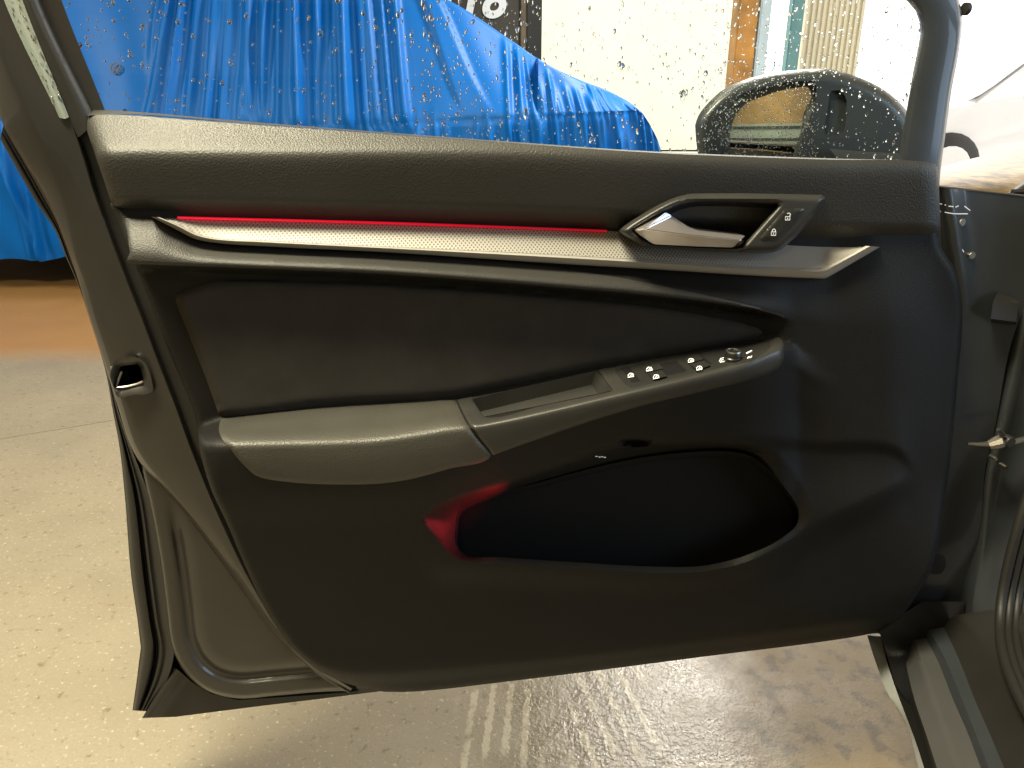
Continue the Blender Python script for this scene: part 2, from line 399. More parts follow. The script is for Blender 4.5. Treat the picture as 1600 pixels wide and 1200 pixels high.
    rg = math_('SUBTRACT', mrange(noise(5), 0.3, 0.7, 0.42, 0.6), math_('MULTIPLY', near, 0.24))
    rg = math_('MAXIMUM', math_('SUBTRACT', rg, math_('MULTIPLY', wet, 0.10)), 0.10); L.new(rg, b.inputs['Roughness'])
    h = math_('ADD', noise(60, 6, 0.7), math_('MULTIPLY', noise(220, 2), 0.5))
    h = math_('ADD', h, math_('MULTIPLY', math_('MULTIPLY', noise(95, 3), near), 2.2))
    bp = N.new('ShaderNodeBump'); bp.inputs['Strength'].default_value = 0.5; bp.inputs['Distance'].default_value = 0.0014
    L.new(h, bp.inputs['Height']); L.new(bp.outputs[0], b.inputs['Normal'])
    return m
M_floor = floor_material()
M_joint = mat('joint_filler', (0.17, 0.14, 0.10), 0.9)
M_yard = mat('pale_paving', (0.62, 0.60, 0.56), 0.8, var=(1.5, 0.1))
M_wall = mat('dark_painted_wall', (0.055, 0.048, 0.036), 0.75, var=(3, 0.25), bump=(40, 0.3, 'noise'))
M_wall_green = mat('pale_green_wall', (0.36, 0.42, 0.36), 0.8, var=(2, 0.12))
M_ceiling = mat('brown_ceiling', (0.42, 0.26, 0.11), 0.85, var=(2, 0.2))
M_cream = mat('cream_render', (0.86, 0.82, 0.62), 0.85, var=(2, 0.05))
M_white = mat('white_paint', (0.82, 0.83, 0.84), 0.5, var=(3, 0.04))
M_orange = mat('rusty_orange_steel', (0.42, 0.20, 0.04), 0.65, var=(6, 0.35), bump=(60, 0.3, 'noise'))
M_teal = mat('teal_paint', (0.16, 0.34, 0.36), 0.5, var=(8, 0.15))
M_bluewhite = mat('grey_blue_paint', (0.45, 0.55, 0.60), 0.5, var=(8, 0.12))
M_brown = mat('brown_wood', (0.13, 0.095, 0.055), 0.6, var=(10, 0.3))

WALL_Y = 6.4
xo = Yp(846, 60, WALL_Y).x            # the opening in the far wall starts here
b_ = MB(); b_.box((-7, -4.2, -0.2), (6.5, WALL_Y + 0.25, -0.012))
floor = b_.build('garage_floor', M_joint, smooth=False); props(floor, kind='structure')
yj1 = Zp(90, 671, 0).y; yj0 = Zp(70, 516, 0).y
sl = (Zp(175, 657, 0).y - Zp(0, 686, 0).y) / (Zp(175, 657, 0).x - Zp(0, 686, 0).x)
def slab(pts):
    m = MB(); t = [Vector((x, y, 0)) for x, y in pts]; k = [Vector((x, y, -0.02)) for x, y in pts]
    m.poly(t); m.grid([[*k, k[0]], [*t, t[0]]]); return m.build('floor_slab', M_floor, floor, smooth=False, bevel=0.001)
line1 = lambda x: Zp(90, 671, 0).y + sl * (x - Zp(90, 671, 0).x)
line2 = lambda x: Zp(70, 516, 0).y + sl * 0.6 * (x - Zp(70, 516, 0).x)
xj = 0.0
g_ = 0.002
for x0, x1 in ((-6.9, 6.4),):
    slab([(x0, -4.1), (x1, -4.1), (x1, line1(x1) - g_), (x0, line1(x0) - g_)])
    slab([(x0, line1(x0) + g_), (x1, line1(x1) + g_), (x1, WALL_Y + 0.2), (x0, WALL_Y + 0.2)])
b_ = MB(); b_.box((-60, WALL_Y + 0.26, -0.3), (60, 90, -0.03))
props(b_.build('yard_ground', M_yard, smooth=False), kind='structure')

def wall_thing(name, boxes, m, label):
    b = MB()
    for lo, hi in boxes: b.box(lo, hi)
    return props(b.build(name, m, smooth=False), label, 'wall')
wt = thing('garage_wall', (-3, WALL_Y, 0), 'dark painted garage wall behind the blue covered car', 'wall')
b_ = MB(); b_.box((-7, WALL_Y, 0), (xo - 0.16, WALL_Y + 0.2, 3.4)); b_.build('wall_panel', M_wall, wt, smooth=False)
b_ = MB(); b_.box((xo - 0.158, WALL_Y - 0.03, 0), (xo - 0.112, WALL_Y + 0.2, 3.4)); b_.build('wood_trim', M_brown, wt, smooth=False, bevel=0.004)
b_ = MB(); b_.box((xo - 0.11, WALL_Y - 0.05, 0), (xo, WALL_Y + 0.22, 3.4)); b_.build('door_jamb', M_black, wt, smooth=False, bevel=0.004)
# white characters painted on the wall, cut by the picture's top edge
tc = bpy.data.curves.new('wall_lettering', 'FONT'); tc.body = '118'; tc.size = 0.36; tc.shear = 0.25; tc.extrude = 0.004; tc.offset = 0.010
to = bpy.data.objects.new('tmp', tc); col.objects.link(to)
me = bpy.data.meshes.new_from_object(to.evaluated_get(bpy.context.evaluated_depsgraph_get())); bpy.data.objects.remove(to)
bl = Yp(738, 26, WALL_Y - 0.01) - Vector((0.30, 0, 0))
me.transform(Matrix.Translation((bl.x + 3, -0.01, bl.z)) @ Matrix.Rotation(R(90), 4, 'X')); me.materials.append(M_white)
lo_ = bpy.data.objects.new('wall_lettering', me); col.objects.link(lo_); lo_.parent = wt

bw = MB(); bw.box((-7, -4.4, 0), (6.5, -4.2, 1.7)); 
for z in (0.55, 1.05, 1.5): bw.box((-7, -4.2, z), (6.5, -4.15, z + 0.1), 1)
bw.box((-7, -4.4, 1.7), (6.5, -4.2, 3.4), 2)
props(bw.build('rear_wall', [M_wall_green, M_wall, M_ceiling], smooth=False), 'pale green rear garage wall with brown upper half', 'wall')
wall_thing('side_wall', [((-7.2, -4.4, 0), (-7, WALL_Y + 0.2, 3.4))], M_cream, 'cream side wall of the garage at the far end')
wall_thing('pier_wall', [((6.5, -4.4, 0), (6.7, 1.0, 3.4))], M_cream, 'cream garage wall on the side of the open car')
b_ = MB(); b_.box((-7.2, -4.4, 3.4), (6.7, WALL_Y + 0.2, 3.6)); props(b_.build('garage_ceiling', M_ceiling, smooth=False), kind='structure')

def post(name, px0, px1, y, dy, m, label, cat, z=3.4, py=60):
    x0, x1 = Yp(px0, py, y).x, Yp(px1, py, y).x
    b = MB(); b.box((x0, y, 0), (x1, y + dy, z)); return props(b.build(name, m, smooth=False, bevel=0.01), label, cat)
post('steel_post', 1150, 1181, WALL_Y, 0.2, M_orange, 'rusty orange post at the edge of the bright doorway', 'post')
post('door_frame_post', 1184, 1201, WALL_Y + 0.02, 0.15, M_bluewhite, 'pale grey blue post beside the rusty orange one', 'post')
post('drain_pipe', 1233, 1252, 7.6, 0.12, M_teal, 'teal pipe standing outside before the ribbed wall', 'pipe', 3.2, 60)
# ribbed wall outside
t_ = thing('ribbed_wall', (3.5, 9, 0), 'cream ribbed metal wall standing in the bright yard', 'wall')
x0, x1 = Yp(1254, 60, 9).x, Yp(1345, 60, 9).x
b_ = MB(); b_.box((x0, 9, 0), (x1, 9.2, 3.6)); b_.build('wall_sheet', M_cream, t_, smooth=False)
b_ = MB(); k = 0; x = x0
M_rib = mat('beige_ribs', (0.68, 0.60, 0.44), 0.7)
while x < x1 - 0.03:
    b_.box((x, 8.97, 0), (x + 0.028, 8.998, 3.6)); x += 0.058
b_.build('rib', M_rib, t_, smooth=False, kind='stuff')
# cream building outside
bt = thing('yard_building', (1, 15, 0), 'bright cream building across the yard seen through the doorway', 'building')
b_ = MB(); b_.box((-4, 15, 0), (Yp(1165, 60, 15).x, 20, 6.5)); b_.build('wall', M_cream, bt, smooth=False)
b_ = MB(); b_.box((-4.2, 14.8, 6.5), (Yp(1165, 60, 15).x + 0.2, 20.2, 6.9)); b_.build('roof', M_white, bt, smooth=False)
# white car parked in the yard
ct = thing('parked_car', (5.2, 9.2, 0), 'white car parked outside in the glare beyond the door pillar', 'car')
cc = Yp(1478, 262, 8.0); wr = 0.33
prof = [(0, 0.3), (0.0, 0.62), (0.15, 0.8), (1.0, 0.95), (1.7, 1.42), (3.1, 1.46), (3.8, 1.0), (4.2, 0.92), (4.25, 0.35)]
prof = cr(prof, 40)
b_ = MB(); xs = cc.x - 0.85
rows = []
for yy, sc_ in ((8.0, 0.94), (8.12, 1.0), (9.4, 1.0), (9.55, 0.94)):
    rows.append([Vector((xs + 2.1 + (p[0] - 2.1) * (0.97 if sc_ < 1 else 1), yy + (0.25 if p[1] > 1.0 and sc_ < 1 and yy < 9 else 0), 0.3 + (p[1] - 0.3) * (0.98 if sc_ < 1 else 1))) for p in prof])
b_.grid(rows); b_.poly(rows[0][::-1]); b_.poly(rows[-1]); b_.build('body', M_white, ct)
for wx in (cc.x, cc.x + 2.55):
    wmb = MB(); wmb.disc((wx, 8.15, wr), (0, -1, 0), wr, 0.19, 24); wo = wmb.build('wheel', M_rubber, ct)
    wmb = MB(); wmb.disc((wx, 7.96, wr), (0, -1, 0), wr * 0.62, 0.03, 20); wmb.build('rim', M_white, wo)
b_ = MB(); b_.poly([Vector((xs + 1.25, 8.06, 0.98)), Vector((xs + 3.4, 8.06, 0.98)), Vector((xs + 3.0, 8.2, 1.35)), Vector((xs + 1.8, 8.2, 1.35))]); b_.build('window', M_black, ct, smooth=False)

# ------------------------------------------------------------------ covered car
def cover_material():
    m = mat('blue_satin_cloth', (0.0, 0.125, 0.48), 0.45, spec=0.22)
    return m
M_cover = cover_material()
M_seam = mat('dark_blue_seam', (0.004, 0.04, 0.26), 0.6)
cv = thing('covered_car', (-1.3, 5.1, 0), 'car wholly draped in a wrinkled bright blue fabric cover', 'covered car')
Hpts = [(-3.75, .55), (-3.6, 1.0), (-3.3, 1.42), (-2.7, 1.66), (-1.6, 1.72), (-.75, 1.68), (-.39, 1.56), (0, 1.335), (.2, 1.21), (.43, 1.11), (.6, 1.05), (.70, .99), (.80, .86), (.86, .72), (.90, .5)]
Hx, Hz = zip(*Hpts)
YC, HW = 5.1, 0.92
def cover_pt(u, v):
    """u along the car, v from near hem (0) over the top (0.5) to far hem (1)"""
    H = pchip1(Hx, Hz, u)
    end = 1 - 0.30 * sstep(0.35, 0.92, u) - 0.3 * sstep(-2.9, -3.8, u)
    hem = 0.20 + 0.03 * np.sin(u * 5) + 0.015 * np.sin(u * 13)
    sh = np.minimum(H - 0.06, 0.93 + 0.04 * np.sin(u))          # shoulder height
    a = np.where(v < 0.5, v, 1 - v) * 2                          # 0 hem .. 1 middle
    side = np.where(v < 0.5, -1, 1)
    roofhalf = np.where(H > 1.25, 0.56, 0.74)
    # profile points: hem -> belly -> shoulder -> roof edge -> centre
    ka = [0, 0.25, 0.5, 0.78, 1.0]
    yk = [0.97, 1.0, 0.97, roofhalf / HW, 0 * u]
    zk = [hem, hem + (sh - hem) * 0.55, sh, H - 0.035, H]
    y = np.zeros_like(u); z = np.zeros_like(u)
    for i in range(4):
        t = np.clip((a - ka[i]) / (ka[i+1] - ka[i]), 0, 1); s_ = (a >= ka[i]) & ((a < ka[i+1]) | (i == 3))
        te = t * t * (3 - 2 * t) * 0.35 + t * 0.65
        y = np.where(s_, yk[i] + (yk[i+1] - yk[i]) * te, y); z = np.where(s_, zk[i] + (zk[i+1] - zk[i]) * te, z)
    # folds: ridges running down from the gathered shoulder, each with its own slant, phase and width
    f = np.zeros_like(u)
    for (x0, sl_, wd, am, lo_a, hi_a) in FOLDS:
        d = (u - x0 - sl_ * (a - 0.3)) / wd
        env = sstep(lo_a - 0.06, lo_a + 0.04, a) * (1 - sstep(hi_a - 0.10, hi_a + 0.03, a))
        f += am * np.exp(-d * d) * env
    f += 0.006 * np.sin(u * 23 + 3 * np.sin(a * 9)) * (1 - sstep(0.5, 0.9, a))
    seam = 0.012 * np.exp(-((a - 0.49) / 0.010) ** 2) + 0.012 * np.exp(-((a - 0.93) / 0.010) ** 2)
    off = f - seam
    yy = YC + side * (y * HW * end + off)
    return np.stack([u, yy, z + 0.25 * off * sstep(0.5, 0.8, a)], -1)
FOLDS = []
r0 = random.Random(5)
x = -2.05
while x < -0.48:        # long folds fanning down from the roof edge
    hi = r0.uniform(.80, .93); FOLDS.append((x, -(x + 1.15) * 0.55 + r0.uniform(-.10, .10), r0.uniform(.012, .026), r0.uniform(.018, .045), .48 if r0.random() < .6 else r0.uniform(.5, .65), hi))
    x += r0.uniform(.04, .085)
x = 0.0
while x < 0.88:         # bonnet and nose
    FOLDS.append((x, -0.10 - .25 * x + r0.uniform(-.06, .06), r0.uniform(.011, .02), r0.uniform(.018, .04), r0.choice([0.0, .2, .45]), r0.uniform(.62, .80))); x += r0.uniform(.035, .065)
for k in range(60):     # skirt under the seam
    FOLDS.append((r0.uniform(-3.6, 0.86), r0.uniform(-.35, .25), r0.uniform(.010, .026), r0.uniform(.014, .035), 0.0, r0.uniform(.46, .52)))
for k in range(6):      # a few soft ones over the rear
    FOLDS.append((r0.uniform(-3.2, -2.1), r0.uniform(-.5, -.2), r0.uniform(.02, .03), r0.uniform(.010, .02), .5, .9))
for k in range(7):      # folds pulled along the windscreen edge
    FOLDS.append((-.02 + .03 * k, -1.0 - .03 * k, .014, .02, .55, .97))
uu, vv_ = np.meshgrid(np.concatenate([np.linspace(-3.75, -3.2, 30), np.linspace(-3.19, 0.899, 640)]), np.linspace(0, 1, 150), indexing='ij')
pts = cover_pt(uu, vv_)
mb = MB(); nn = pts.shape[1]
mb.grid([list(map(tuple, r)) for r in pts])
endr = pts[-1]; mb.add([tuple(p) for p in endr] + [(0.90, YC, 0.4)], [(i, i + 1, nn) for i in range(nn - 1)])
cover = mb.build('cover', M_cover, cv, sharp=80)
bv = BVHTree.FromPolygons([tuple(v) for v in np.array(mb.v)], mb.f)
def on_cover(px, py):
    h = bv.ray_cast(CAM, ray(px, py).normalized()); return h[0], h[1]
hp, hn = on_cover(183, 108)
if hp:
    em = MB(); hn = hn if hn.dot(CAM - hp) > 0 else -hn
    hn = (hn + Vector((0, -1, 0.2))).normalized()
    ex = Vector((0, 0, 1)).cross(hn).normalized() * -1; ex = -ex if ex.x < 0 else ex; ey = hn.cross(ex); ey = ey if ey.z > 0 else -ey
    rad = 7.2 / F * (hp - CAM).length; c0 = hp + hn * 0.012
    ring = [[c0 + (ex * math.cos(a) + ey * math.sin(a)) * rad * q + hn * h for a in np.linspace(0, 2 * math.pi, 40)] for q, h in ((1, 0), (1, .004), (.84, .004), (.84, 0))]
    em.grid(ring)
    def bar(a, b, wd=0.17):
        A = Vector(a); B = Vector(b); t = (B - A).normalized(); q = Vector((-t.y, t.x)) * wd / 2
        em.poly([c0 + (ex * p.x + ey * p.y) * rad + hn * 0.0035 for p in (A + q, A - q, B - q, B + q)])
    for s in (-1, 1):
        bar((-.36 * s, .80), (0, .12)); bar((-.74 * s, .46), (-.34 * s, -.70)); bar((-.34 * s, -.70), (0, .02))
    em.build('emblem', mat('dark_print', (0.02, 0.03, 0.07), 0.4), cv, smooth=False)

# ------------------------------------------------------------------ THE DOOR
door = thing('car_door_unit', tuple(P(800, 1060, 0)), 'open dark car front door showing its inner trim panel and wet window', 'car door')

# --- column-wise profile of the trim panel: heights w (m) of the feature lines that run along the door
Db = C_([(150, 338), (238, 341), (275, 359), (305, 374), (337, 380), (425, 386), (600, 394.5), (865, 412), (1000, 420), (1212, 433), (1290, 436), (1375, 390), (1520, 392)])
Cl = C_([(150, 404), (210, 410), (310, 414), (460, 420), (560, 424), (700, 433), (900, 449), (1025, 460), (1150, 476), (1212, 489), (1240, 500), (1300, 510), (1520, 520)])
Al = C_([(150, 668), (308, 664), (345, 653), (500, 636), (690, 624), (715, 621), (950, 573), (1222, 527), (1262, 548), (1300, 560), (1520, 600)])
Bl = C_([(150, 706), (310, 702), (345, 700), (560, 694), (735, 669), (967, 618), (1160, 571), (1222, 552), (1262, 572), (1300, 590), (1520, 640)])
Sl = C_([(150, 772), (312, 764), (560, 758), (640, 750), (768, 712), (930, 658), (1000, 637), (1100, 612), (1200, 587), (1222, 578), (1262, 602), (1300, 625), (1520, 690)])
Kl = C_([(150, 1036), (470, 1036), (560, 1050), (800, 1033), (1370, 962), (1520, 944)])
wBf = C_([(150, .085), (310, .092), (345, .098), (715, .098), (967, .096), (1160, .084), (1215, .068), (1250, .042), (1300, .037), (1400, .030), (1520, .012)])
def Wcol(xy):
    x, y = xy[:, 0], xy[:, 1]; g = 1 - sstep(1150, 1246, x); g2 = 1 - sstep(1235, 1330, x)
    B = wBf(x); A = Al(x); b = Bl(x); s = Sl(x); c = Cl(x); kk = Kl(x)
    rnd = 17 - 8.5 * sstep(690, 760, x)
    flat = 0.037 - 0.022 * sstep(1380, 1520, x)
    B = B * g2 + flat * (1 - g2)
    Y = np.stack([0 * x + 250, Db(x), c - 2, c + 1.5, c + 11, A - 5, A + 3, b - rnd, b, b + rnd, s, s + 70, kk - 40, kk, kk + 26, kk + 80])
    Wk = np.stack([0 * x, 0 * x + .024, .050 * g + flat * (1 - g), .049 * g + flat * (1 - g), .014 * g + flat * (1 - g), .013 * g + flat * (1 - g), .016 * g + flat * (1 - g),
                   B - .013 * g - .001 * g2, B, B + .0005 * g2, B - .004 * g2, (B * .78 - .002) * g2 + (flat - .0005) * (1 - g2), .036 + 0 * x, .030 + 0 * x, .004 + 0 * x, -.01 + 0 * x])
    Y = np.maximum.accumulate(Y + np.arange(len(Y))[:, None] * 0.01, axis=0) + np.arange(len(Y))[:, None] * 0.01
    h = np.diff(Y, axis=0); d = np.diff(Wk, axis=0) / h; m = np.zeros_like(Wk); m[0] = d[0]; m[-1] = d[-1]
    pr = d[:-1] * d[1:]; m[1:-1] = np.where(pr > 0, 2 * pr / np.where(pr > 0, d[:-1] + d[1:], 1), 0)
    yy = np.clip(y, Y[0], Y[-1]); i = np.clip((yy[None] >= Y).sum(0) - 1, 0, len(Y) - 2)[None]
    tk = lambda a, k: np.take_along_axis(a, k, 0)[0]
    hh = tk(h, i); t = (yy - tk(Y, i)) / hh
    return (2*t**3-3*t**2+1)*tk(Wk, i) + (t**3-2*t**2+t)*hh*tk(m, i) + (-2*t**3+3*t**2)*tk(Wk, i+1) + (t**3-t**2)*hh*tk(m, i+1)

POCKET = smoothpoly([(714, 806), (718, 797), (731, 788), (846, 753), (987, 718), (1073, 707), (1143, 706), (1176, 714), (1201, 734), (1230, 767), (1247, 796), (1246, 817), (1226, 837), (1168, 866), (1102, 883), (1036, 885), (887, 877), (784, 870), (724, 864), (714, 852)], 150)
BEVEL = smoothpoly([(658, 811), (669, 798), (714, 777), (784, 756), (896, 721), (953, 701), (1030, 693), (1130, 692), (1195, 700), (1232, 728), (1258, 775), (1264, 805), (1256, 826), (1230, 846), (1172, 876), (1104, 892), (1036, 895), (887, 886), (784, 879), (712, 872), (684, 842)], 150)
RIDGE = cr([(690, 880), (784, 882), (887, 888), (1040, 897), (1135, 888), (1217, 852), (1262, 820), (1330, 786), (1432, 738)], 80)
TOPLINE = cr([(669, 797), (784, 755), (896, 720), (953, 699), (1073, 690), (1170, 690), (1290, 697), (1400, 705), (1432, 736)], 80)
RECESS = np.array([(738, 623), (931, 579), (940, 588), (957, 610), (945, 613), (757, 651), (748, 640)], float)
def Wp(xy):
    w = Wcol(xy); x, y = xy[:, 0], xy[:, 1]
    # storage pocket: lip ridge bulges outwards below, bevel funnels in round the opening
    dr = dist_poly(xy, RIDGE, False); ry = np.interp(x, RIDGE[:, 0], RIDGE[:, 1])
    fx = sstep(640, 720, x) * (1 - sstep(1400, 1440, x))
    below = y > ry
    w = w + fx * .010 * np.where(below, np.exp(-(dr / 26) ** 2), np.clip(1 - dr / 130, 0, 1) ** 1.5)
    dq = sdist(xy, BEVEL); do = -sdist(xy, POCKET)
    t = np.clip(dq, 0, None) / (np.clip(dq, 0, None) + np.clip(do, 0, None) + 1e-6)
    depth = 0.040 * (1 - 0.75 * sstep(800, 870, y) * sstep(700, 760, x)) * (1 - .85 * sstep(1120, 1235, x))
    w = w - depth * np.where(dq > 0, t ** 0.9, 0)
    ty = np.interp(x, TOPLINE[:, 0], TOPLINE[:, 1])
    w = w - fx * .007 * sstep(-10, 12, y - ty) * (1 - sstep(20, 110, y - ty)) * sstep(760, 860, x)
    # small dark hole above the pocket
    q = np.hypot((x - 993) / 30, (y - 691) / 7.5); w = w - .02 * (1 - sstep(0.55, 1.0, q))
    return w

edgeL = cr([(172, 318), (184, 345), (210, 410), (262, 545), (308, 662), (312, 700), (330, 765), (352, 812), (390, 900), (424, 968), (470, 1026), (530, 1064), (600, 1081)], 60)
edgeB = cr([(600, 1081), (640, 1081), (800, 1064), (1100, 1026), (1330, 996), (1372, 988)], 50)[1:]
edgeR = cr([(1372, 988), (1404, 968), (1432, 930), (1455, 890), (1474, 800), (1496, 600), (1503, 470), (1492, 420), (1470, 384), (1468, 318)], 50)[1:]
PANEL = np.vstack([edgeL, edgeB, edgeR])
def rim(poly, wf, r, drop):
    """round the outline over: heights fall by drop within r pixels of the rim"""
    def f(xy):
        d = np.clip(dist_poly(xy, poly) / r, 0, 1); return wf(xy) - drop * (1 - np.sqrt(np.clip(1 - (1 - d) ** 2, 0, 1)))
    return f
mb = MB()
crest_rows = [np.stack([np.linspace(190, 1240, 260), Cl(np.linspace(190, 1240, 260)) + k], 1) for k in (-5, -2, 0, 2, 4)]
patch(mb, PANEL, rim(PANEL, Wp, 9, 0.012), 4.5, holes=[POCKET, RECESS], skirt=0.012, rows=crest_rows + [np.stack([np.linspace(300, 740, 110), Bl(np.linspace(300, 740, 110)) + k], 1) for k in (-16, -8, 0, 8, 16)] + [np.vstack([BEVEL, BEVEL[:1]]), RIDGE, RIDGE + [0, 5]] + [np.stack([993 + 30 * q * np.cos(np.linspace(0, 6.283, 30)), 691 + 7.5 * q * np.sin(np.linspace(0, 6.283, 30))], 1) for q in (.5, 1.05)])
mb.build('lower_panel', M_panel, door, merge=False, recalc=True, sharp=60)

# soft ledge under the decor strip, its lit look put into lighter plastic
lx = np.linspace(196, 1226, 130); fl = sstep(760, 1226, lx); LED = np.vstack([np.stack([lx, (Db(lx) + 1.5) * (1 - fl) + (Cl(lx) - 1) * fl], 1), np.stack([lx, Cl(lx) + 2], 1)[::-1], [(203, 395)]])
mb = MB(); patch(mb, LED, rim(LED, lambda q: Wp(q) + .0016, 3, .0014), 4, skirt=.003, rows=[r for r in crest_rows[:4]]); mb.build('trim_ledge', M_ledge, door, merge=False, sharp=60)
# storage pocket interior
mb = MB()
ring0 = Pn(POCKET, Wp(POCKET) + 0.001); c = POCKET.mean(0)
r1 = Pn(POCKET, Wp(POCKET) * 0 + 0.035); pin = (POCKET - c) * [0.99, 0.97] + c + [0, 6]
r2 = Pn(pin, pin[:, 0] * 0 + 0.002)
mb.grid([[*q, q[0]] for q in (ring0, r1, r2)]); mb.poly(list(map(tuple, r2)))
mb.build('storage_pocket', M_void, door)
redl = bpy.data.lights.new('pocket_light', 'AREA'); redl.shape = 'DISK'; redl.spread = R(115); redl.size = 0.04; redl.energy = 0.06; redl.color = (1, 0.012, 0.03)
ro = bpy.data.objects.new('pocket_light', redl); col.objects.link(ro); lp = P(806, 838, 0.052); ro.location = lp - door.location
ro.rotation_euler = (P(690, 812, 0.060) - lp).to_track_quat('-Z', 'Y').to_euler(); ro.parent = door
# dirt flecks left on the pocket rim
mb = MB()
for (x, y) in ((932, 713), (937, 714), (941, 713.5), (945, 714.5)):
    stroke(mb, [(x - 1.6, y), (x + 1.6, y + 0.3)], 1.3, 0.0022, wf=Wp)
mb.build('dust_fleck', M_icon, door, smooth=False, kind='stuff')

# fabric insert
INS = smoothpoly([(274, 470), (276, 461), (285, 455), (310, 446), (335, 440), (385, 438.5), (560, 442), (700, 450), (900, 466), (1025, 480), (1150, 503), (1212, 516), (1221, 522), (1222, 525.5), (1214, 526), (950, 571), (715, 619), (690, 622), (500, 634), (350, 651), (343, 650), (338, 636), (322, 592), (297, 528)], 260)
def wins(xy):
    d = np.clip(dist_poly(xy, INS), 0, 16) / 16
    return .0135 + .0075 * np.sqrt(np.clip(1 - (1 - d) ** 2, 0, 1)) + .004 * sstep(1150, 1222, xy[:, 0])
mb = MB(); patch(mb, INS, wins, 6, skirt=0.010); mb.build('fabric_insert', M_fabric, door, merge=False, sharp=70)

# armrest pad
PAD = smoothpoly([(343, 662), (346, 655), (370, 651), (500, 637), (640, 628), (700, 624.5), (711, 626), (718, 640), (731, 665), (748, 688), (767, 711), (767, 713), (700, 733), (640, 749), (600, 755), (560, 757), (450, 753), (400, 743), (380, 726), (356, 697), (346, 684), (342, 672)], 240)
mb = MB(); patch(mb, PAD, rim(PAD, lambda q: Wp(q) + .0038, 6, .0034), 5, skirt=0.006); mb.build('armrest_pad', M_pad, door, merge=False, sharp=60)
# grip moulding round the pull recess
GRIP = np.vstack([cr([(716, 624), (738, 619)], 6), cr([(740, 626), (748, 640), (755, 650), (762, 652.5), (850, 633), (945, 613.5), (957, 610), (950, 599), (940, 587), (934, 577)], 50), cr([(950, 574), (1000, 564), (1100, 546), (1210, 527.5)], 30), cr([(1216, 527), (1223, 532), (1224, 545), (1224, 562), (1221, 570)], 12),
                  cr([(1214, 577), (1200, 584), (1100, 611), (1000, 635), (930, 656), (850, 683), (771, 711)], 60), cr([(768, 709), (748, 684), (733, 662), (720, 637), (715, 627)], 20)])
wg = rim(GRIP, lambda q: Wp(q) + .004, 3.5, .0034)
mb = MB(); xx_ = np.linspace(742, 1220, 170); patch(mb, GRIP, wg, 4, skirt=0.008, rows=[np.stack([xx_, Bl(xx_) + k], 1) for k in (-10, -6, -2, 2, 6, 10)]); mb.build('grip_moulding', M_grip, door, merge=False, sharp=60)
# pull recess
mb = MB(); rc = dens(RECESS, 6)
top = Pn(rc, Wp(rc) + .003)
def drop(xy):
    f = np.clip((xy[:, 1] - (623 - (xy[:, 0] - 738) * 0.228)) / 30, 0, 1)           # 0 at the back line, 1 at the front line
    return f
f_ = drop(rc); low = rc + np.stack([(820 - rc[:, 0]) * 0.06, 22 + f_ * 10], 1)
bot = Pn(low, .020 + f_ * .055)
mb.grid([[*q, q[0]] for q in (top, top * .35 + bot * .65, bot)]); mb.poly(list(map(tuple, bot))); mb.build('pull_recess', M_grip, door, sharp=50)

# switch plate with its buttons
SWP = np.vstack([cr([(961, 577), (975, 574), (1040, 560), (1134, 542), (1196, 533)], 40), cr([(1202, 533), (1205, 538), (1197, 549), (1178, 561)], 14), cr([(1172, 564), (1100, 580), (1040, 594), (990, 606)], 30), cr([(984, 606), (976, 600), (966, 587), (960, 579)], 14)])
wsw = lambda q: Wp(q) + .0060
sw = None
mb = MB(); patch(mb, SWP, rim(SWP, wsw, 3, .0018), 4, skirt=0.004); sw = mb.build('switch_plate', M_switch, door, merge=False, sharp=60)
def quad_button(name, poly, lift, mats, icons=(), par=None, dome=0.0):
    m = MB(); pp = dens(np.array(poly, float), 3)
    patch(m, pp, rim(pp, lambda q: wsw(q) + lift, 2.5, .0012), 3, skirt=abs(lift) + .003)
    for ic in icons: ic(m)
    return m.build(name, mats, par or sw, merge=False, sharp=50)
def icon_window(cx, cy, s=0.8, lift=0.004):
    def f(m):
        out = [(-5.4, 3.6), (-5.0, -0.5), (-3.0, -3.2), (0.5, -3.8), (3.8, -2.4), (5.6, 1.0), (5.8, 2.8)]
        out = [(cx + a * s, cy + (b - a * 0.10) * s) for a, b in out]
        stroke(m, out, 1.45 * s, lift, 1, True, wf=wsw)
        stroke(m, [(cx - 1.5 * s, cy + 1.8 * s), (cx + 1.0 * s, cy - 1.2 * s), (cx + 3.0 * s, cy + 1.4 * s)], 1.3 * s, lift, 1, wf=wsw)
    return f
quad_button('rear_window_lock_button', [(970, 575), (982, 573), (1002, 596), (987, 598)], .0012, [M_black, M_icon], [icon_window(985.5, 586.2)])
def lever_switch(pts_recess, pts_up, pts_dn, ic):
    b = quad_button('window_switch', pts_recess, .0006, [M_black, M_icon])
    m = MB()
    patch(m, dens(np.array(pts_up, float), 3), lambda q: wsw(q) + .0035, 3, skirt=.004)
    patch(m, dens(np.array(pts_dn, float), 3), lambda q: wsw(q) + .0055, 3, skirt=.006)
    icon_window(*ic[0], lift=.0048)(m); icon_window(*ic[1], lift=.0068)(m)
    m.build('rocker', [M_switch, M_icon], b if False else sw, merge=False, sharp=50)
lever_switch([(1003, 573), (1056, 562), (1078, 581), (1026, 592)], [(1003, 573.5), (1030, 568), (1036, 576), (1008, 582)], [(1012, 583), (1034, 578.5), (1042, 588), (1021, 593)], [(1014.5, 576.5), (1025, 588.5)])
lever_switch([(1068, 560), (1092, 551), (1116, 569), (1086, 579)], [(1068, 560), (1091, 553), (1100, 561), (1074, 568)], [(1078, 569), (1100, 563.5), (1110, 571), (1088, 578)], [(1079.5, 563), (1092.5, 575)])
